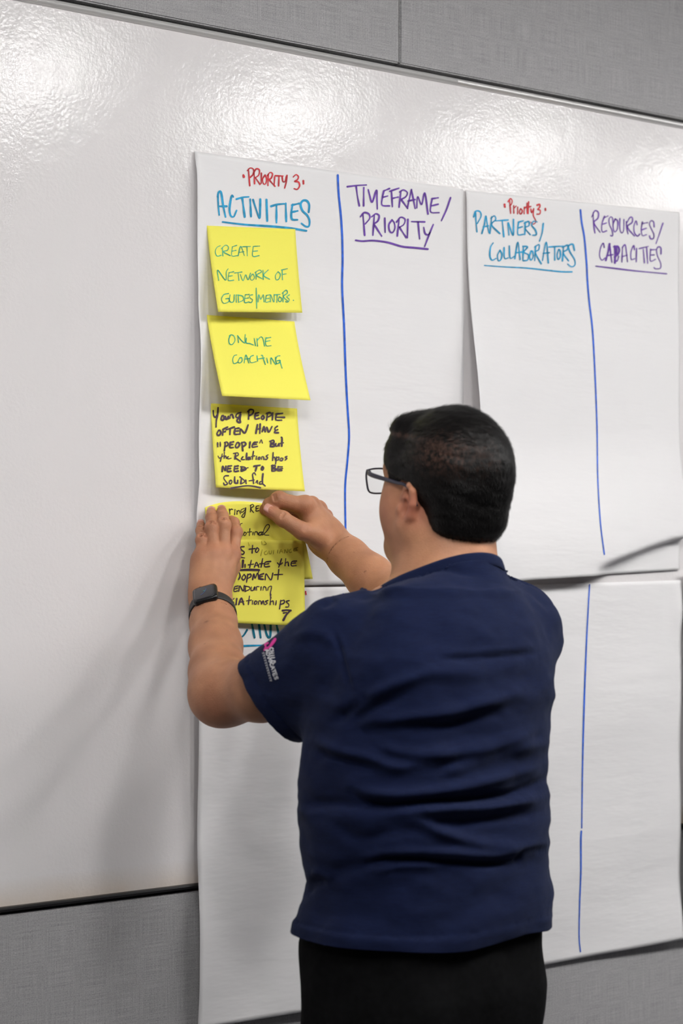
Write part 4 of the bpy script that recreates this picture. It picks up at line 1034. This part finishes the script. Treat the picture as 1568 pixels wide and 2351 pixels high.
def bvh(V, F): return BVHTree.FromPolygons([Vector(x) for x in V], [tuple(int(i) for i in f) for f in F])
SKIN_T = bvh(BV, BF); SHIRT_T = bvh(CV, CF)
def band(name, mat, center, axis, width, thick, tree, rmax, n=96, lift=.0008, inward=True, ref=None, rows=5, flare=0.0, cap=9.0):
    """flat band lying round a limb: radius found by probing the surface it lies on"""
    axis = unit(axis); e1 = unit(np.cross(axis, ref if ref is not None else A(0, 0, 1))); e2 = np.cross(axis, e1); rad = np.zeros((rows, n))
    for j in range(rows):
        c = center+axis*((j/(rows-1)-.5)*width)
        for i in range(n):
            a = 2*math.pi*i/n; d = e1*math.cos(a)+e2*math.sin(a)
            h = tree.ray_cast(Vector(c+d*rmax), Vector(-d), rmax)
            rad[j, i] = (rmax-h[3]) if h[0] is not None else np.nan
    for j in range(rows):
        r = rad[j]; ok = ~np.isnan(r)
        if ok.any(): rad[j] = np.interp(np.arange(n), np.where(ok)[0], r[ok], period=n)
    rad = np.where(np.isnan(rad), np.nanmedian(rad), rad)
    rm = rad.max(0); rm = np.minimum(rm, cap*np.median(rm)); rad = np.minimum(rad, cap*np.median(rm)); k = np.ones(9)/9
    rm = np.convolve(np.concatenate([rm[-4:], rm, rm[:4]]), k, 'valid')
    V, F = [], []
    for lay in (0, 1):
        for j in range(rows):
            c = center+axis*((j/(rows-1)-.5)*width)
            for i in range(n):
                a = 2*math.pi*i/n; d = e1*math.cos(a)+e2*math.sin(a)
                edge = .0006*(abs(j/(rows-1)-.5)*2)**4
                V.append(c+d*(max(rm[i]*.5+rad[j, i]*.5, rad[j, i])+lift+flare*j/(rows-1)+(thick-edge if lay else 0)))
    I = lambda l, j, i: l*rows*n+j*n+i % n
    for i in range(n):
        for j in range(rows-1):
            F.append((I(1, j, i), I(1, j, i+1), I(1, j+1, i+1), I(1, j+1, i))); F.append((I(0, j, i), I(0, j+1, i), I(0, j+1, i+1), I(0, j, i+1)))
        F.append((I(0, 0, i), I(0, 0, i+1), I(1, 0, i+1), I(1, 0, i))); F.append((I(0, rows-1, i), I(1, rows-1, i), I(1, rows-1, i+1), I(0, rows-1, i+1)))
    return V, F, mat, name
V, F, m_, nm = band('collar', M_SHIRT, COLLAR_P+COLLAR_N*.004, COLLAR_N, .019, .0022, SKIN_T, .122, 120, .0045, ref=A(1, 0, 0), cap=1.08)
mesh_obj('collar', V, F, M_SHIRT, man)

# print on the left sleeve
M_PRINT = material('white_print', srgb(205, 205, 210), .7); M_PINK = material('pink_print', srgb(205, 40, 140), .7)
def on_shirt(px, lift=.0012):
    out = []
    for x, y in px:
        d = Vector(at_depth(x, y, 3.0))-cam.location; d.normalize()
        h = SHIRT_T.ray_cast(cam.location, d)
        out.append(np.array(h[0])+np.array(h[1])*lift*(1 if h[1].dot(d) < 0 else -1) if h[0] is not None else np.array(at_depth(x, y, 3.05)))
    return np.array(out)
GLY = {'C': [[(.9,.2),(.5,0),(.1,.3),(.1,.7),(.5,1),(.9,.8)]], 'H': [[(.1,0),(.1,1)],[(.9,0),(.9,1)],[(.1,.5),(.9,.5)]], 'I': [[(.5,0),(.5,1)]], 'L': [[(.1,0),(.1,1),(.9,1)]],
       'D': [[(.1,0),(.1,1),(.6,.95),(.9,.5),(.6,.05),(.1,0)]], 'A': [[(0,1),(.5,0),(1,1)],[(.2,.65),(.8,.65)]], 'V': [[(0,0),(.5,1),(1,0)]], 'O': [[(.5,0),(.1,.3),(.1,.7),(.5,1),(.9,.7),(.9,.3),(.5,0)]],
       'T': [[(0,0),(1,0)],[(.5,0),(.5,1)]], 'E': [[(.9,0),(.1,0),(.1,1),(.9,1)],[(.1,.5),(.7,.5)]], 'S': [[(.9,.1),(.5,0),(.1,.2),(.3,.45),(.8,.6),(.85,.85),(.5,1),(.1,.9)]],
       '-': [[(.1,.2),(.6,.3),(.9,.1)],[(.2,.8),(.8,.9)]]}
def sleeve_line(txt, x0, y0, x1, y1, h0, h1, wd):
    """letters running from (x0,y0) to (x1,y1) in photo px, height to the reader's left of travel"""
    a, b = np.array((x0, y0), float), np.array((x1, y1), float); d = (b-a)/len(txt); nrm = np.array((-d[1], d[0])); nrm /= np.linalg.norm(nrm); S = []
    for i, ch in enumerate(txt):
        hh = h0+(h1-h0)*i/len(txt)
        for s in GLY.get(ch, []): S.append([tuple(a+d*(i+.1+.8*gx)+nrm*hh*gy) for gx, gy in s])
    V, F = ribbons(S, wd); return on_shirt(V), F
c8 = lambda x, y: (540+x/7.84, 1430+y/7.84)
V, F = join([tuple(np.asarray(q) for q in sleeve_line('CHILD', *c8(690,440), *c8(735,735), 8.5, 10.5, 2.3)), tuple(np.asarray(q) for q in sleeve_line('ADVOCATES', *c8(605,470), *c8(785,1010), 8.0, 7.5, 2.2))])
mesh_obj('sleeve_print', V, F, M_PRINT, man, False)['label'] = 'white lettering on the sleeve'
V, F = sleeve_line('-'*12, *c8(530,520), *c8(675,1050), 5.0, 4.5, 1.2)
mesh_obj('sleeve_print', V, F, M_PRINT, man, False)['label'] = 'small white lettering on the sleeve'
V, F = ribbons([([c8(530,500), c8(560,430), c8(545,395), c8(600,370)], 3.6), ([c8(560,470), c8(625,440), c8(680,370), c8(730,300)], 6.0), ([c8(545,470), c8(600,455)], 4)], 4)
mesh_obj('sleeve_emblem', on_shirt(V), F, M_PINK, man, False)['label'] = 'pink emblem on the sleeve'

# trousers
M_TROUSER = m_plain_noise('black_trousers', (.0045, .0045, .005, 1), .85, 90, .25, .25)
def f_trousers(p):
    k_ = np.array([.985, .985, .955, .93, .93, .93]); f = loft(p, tz[:6], tx[:6], ty[:6], ta[:6]*k_, tb[:6]*k_, 2.35)
    for s, L in zip((-1, 1), legs):
        f = smin(f, chain(p, [L[0]+A(0, 0, .02), L[1], L[2]+A(0, 0, -.02)], [.096, .080, .068], .03), .03)
        f = smin(f, ell(p, A(MAN_X-.005+s*.075, MAN_Y-.062, .80), (.088, .080, .10)), .05)
    return f
TV, TF = surface_nets(f_trousers, A(MAN_X-.34, MAN_Y-.30, .02), A(MAN_X+.36, MAN_Y+.30, 1.02), .006, lambda V: (V[:, 2] > .055) & (V[:, 2] < .985))
TN = vnormals(TV, TF); TV = TV+TN*(noise3(TV*np.array([1, 1, .5]), 13, 2)*.006)[:, None]
M_TROUSER.node_tree.nodes['Principled BSDF'].inputs['Specular IOR Level'].default_value = .06
mesh_obj('trousers', TV, TF, M_TROUSER, man)
M_SHOE = material('black_leather', (.012, .012, .012, 1), .35)
for L in legs:
    c = L[2]
    f_shoe = lambda p: smax(smin(cone(p, A(c[0], c[1]-.03, .045), A(c[0], c[1]+.14, .035), .045, .040), cone(p, A(c[0], c[1], .05), A(c[0], c[1], .10), .05, .045), .03), .004-p[:, 2], .004)
    v_, f_ = surface_nets(f_shoe, A(c[0]-.07, c[1]-.12, -.01), A(c[0]+.07, c[1]+.22, .17), .006)
    v_[:, 2] -= v_[:, 2].min()-.001
    mesh_obj('shoe', v_, f_, M_SHOE, man)

# ---- wristwatch
M_STRAP = material('watch_strap_rubber', (.022, .020, .020, 1), .6); M_CASE = material('watch_case', (.012, .012, .013, 1), .25, .3); M_GLASS = material('watch_screen', (.012, .012, .016, 1), .05, 0, .6)
WC = LW+LDIR*-.027
wax = unit(LDIR+A(.02, 0, 0))
watch = empty('wristwatch', tuple(WC-np.array((MAN_X, MAN_Y, 0)))); watch.parent = man
V, F, m_, nm = band('strap', M_STRAP, WC, wax, .0215, .0022, SKIN_T, .09, 96, .0006)
mesh_obj('strap', V, F, M_STRAP, watch)
dir_c = unit(camP-WC); out = unit(dir_c+A(-.20, 0, .0)); out = unit(out-wax*(out@wax)); acr = unit(np.cross(wax, out))
h = SKIN_T.ray_cast(Vector(WC+out*.09), Vector(-out), .09); r0 = .09-h[3]
cc = WC+out*(r0+.0055)
def rounded_case(hx, hy, hz, rad, seg=6):
    V, F = [], []; prof = [(-1, .80), (-.85, .95), (-.3, 1.0), (.3, 1.0), (.75, .965), (.93, .90), (1.0, .80)]
    ring = []
    for cx_, cy_, a0 in ((1, 1, 0), (-1, 1, 90), (-1, -1, 180), (1, -1, 270)):
        for i in range(seg+1):
            a = math.radians(a0+90*i/seg); ring.append((cx_*(hx-rad)+rad*math.cos(a), cy_*(hy-rad)+rad*math.sin(a)))
    n = len(ring)
    for z, s in prof:
        for x, y in ring: V.append(cc+acr*(x*s+0)+wax*(y*s)+out*(z*hz))
    for j in range(len(prof)-1):
        for i in range(n): F.append((j*n+i, j*n+(i+1) % n, (j+1)*n+(i+1) % n, (j+1)*n+i))
    F.append(tuple(range(n))[::-1]); F.append(tuple((len(prof)-1)*n+i for i in range(n)))
    return V, F
V, F = rounded_case(.0215, .0225, .0056, .0092); case = mesh_obj('case', V, F, M_CASE, watch)
V, F = [], []
ring = []
for cx_, cy_, a0 in ((1, 1, 0), (-1, 1, 90), (-1, -1, 180), (1, -1, 270)):
    for i in range(7):
        a = math.radians(a0+15*i); ring.append((cx_*.0105+.007*math.cos(a), cy_*.0115+.007*math.sin(a)))
for k, z in ((1.0, .0051), (1.0, .0058), (.9, .0062)):
    for x, y in ring: V.append(cc+acr*x*k+wax*y*k+out*z)
n = len(ring)
for j in range(2):
    for i in range(n): F.append((j*n+i, j*n+(i+1) % n, (j+1)*n+(i+1) % n, (j+1)*n+i))
F.append(tuple(2*n+i for i in range(n)))
mesh_obj('screen', V, F, M_GLASS, watch)
bm = bmesh.new(); bmesh.ops.create_cone(bm, cap_ends=True, segments=20, radius1=.0035, radius2=.0033, depth=.003)
R_ = Matrix((acr, np.cross(wax, acr), wax)).transposed().to_4x4(); R_.translation = Vector(cc+wax*.0232-acr*.008)
bmesh.ops.transform(bm, matrix=R_, verts=bm.verts); bm_obj('crown', bm, M_CASE, watch)
M_LIT = m_emit('watch_display', (.16, .28, .75, 1), .22, .01); M_LIT2 = m_emit('watch_display_green', (.06, .5, .45, 1), .22, .01)
def dial(strokes, wd, mat, name):
    V, F = ribbons(strokes, wd); P = np.array([cc+acr*x+wax*y+out*.0064 for x, y in V]); o = mesh_obj(name, P, F, mat, watch, False)
dial([[(.0035,.0085),(.0015,.001),(-.003,-.004),(-.006,-.006)]], .0014, M_LIT, 'clock_hand'); dial([[(.0015,.0035),(-.0005,.0035)]], .003, M_LIT2, 'dial_mark')

# ---- glasses
M_FRAME = material('glasses_frame', srgb(34, 32, 52), .3, 0, .5)
M_LENS = bpy.data.materials.new('clear_lens'); M_LENS.use_nodes = True
t = NT(M_LENS); tr = t.n('ShaderNodeBsdfTransparent'); gl = t.n('ShaderNodeBsdfGlossy'); gl.inputs['Roughness'].default_value = .02
tr.inputs['Color'].default_value = (.96, .97, .97, 1)
mx = t.n('ShaderNodeMixShader'); mx.inputs[0].default_value = .05; t.l(tr.outputs[0], mx.inputs[1]); t.l(gl.outputs[0], mx.inputs[2]); t.l(mx.outputs[0], [x for x in t.t.nodes if x.type == 'OUTPUT_MATERIAL'][0].inputs['Surface'])
def tube(name, pts, rx, ry, mat, parent, up, closed=False, step=.004):
    P = spline([p for p in pts], step) if not closed else spline(list(pts)+[pts[0]], step)[:-1]
    n = len(P); T = np.roll(P, -1, 0)-np.roll(P, 1, 0) if closed else np.gradient(P, axis=0)
    V, F = [], []; k = 8; rxs = np.broadcast_to(rx, n) if np.isscalar(rx) else np.interp(np.linspace(0, 1, n), np.linspace(0, 1, len(rx)), rx); rys = np.broadcast_to(ry, n) if np.isscalar(ry) else np.interp(np.linspace(0, 1, n), np.linspace(0, 1, len(ry)), ry)
    for i in range(n):
        d = unit(T[i]); s = unit(np.cross(d, up)); u = np.cross(s, d)
        for j in range(k): a = 2*math.pi*j/k; V.append(P[i]+s*math.cos(a)*rxs[i]+u*math.sin(a)*rys[i])
    for i in range(n if closed else n-1):
        for j in range(k): F.append((i*k+j, i*k+(j+1) % k, ((i+1) % n)*k+(j+1) % k, ((i+1) % n)*k+j))
    if not closed: F += [tuple(range(k))[::-1], tuple((n-1)*k+j for j in range(k))]
    return mesh_obj(name, V, F, mat, parent)
spec = empty('glasses', tuple(hw((0, .11, 0))-np.array((MAN_X, MAN_Y, 0)))); spec.parent = man
LY, LZ = .122, -.007
def lens_ring(s, k=1.0):
    out = []
    for x, z in ((-.027,.017),(-.012,.0195),(.008,.0195),(.0235,.015),(.0255,.008),(.0235,-.008),(.018,-.0165),(.010,-.0190),(-.010,-.0190),(-.0195,-.0155),(-.0245,-.004),(-.0275,.009)):
        out.append(A(s*(-.0355)+(x if s == 1 else -x)*k, LY-.10*abs(s*(-.0355)+(x if s == 1 else -x))**1.0*.22, LZ+z*k))
    return out
for s in (1, -1):
    ring = [hw(q) for q in lens_ring(s)]
    tube('rim', ring, .0014, .0017, M_FRAME, spec, HM@A(0, 1, 0), True)
    R3 = spline(ring+[ring[0]], .004)[:-1]; c = R3.mean(0)
    mesh_obj('lens', np.vstack([R3, c]), [(i, (i+1) % len(R3), len(R3)) for i in range(len(R3))], M_LENS, spec)
    sx = -s
    tube('temple', [hw(q) for q in (A(sx*.0625, LY-.010, LZ+.014), A(sx*.0700, LY-.013, LZ+.0145), A(sx*.0745, LY-.030, LZ+.0125), A(sx*.0775, .055, LZ+.0105), A(sx*.0785, .030, LZ+.009), A(sx*.0785, .012, LZ+.008), A(sx*.0780, -.006, LZ-.002), A(sx*.0770, -.018, LZ-.020))],
         .0013, [.0036, .0038, .0036, .0032, .0028, .0026, .0024, .002], M_FRAME, spec, HM@A(0, 0, 1))
tube('bridge', [hw(q) for q in (A(-.0095, LY-.001, LZ+.008), A(0, LY+.003, LZ+.011), A(.0095, LY-.001, LZ+.008))], .0013, .0015, M_FRAME, spec, HM@A(0, 1, 0))
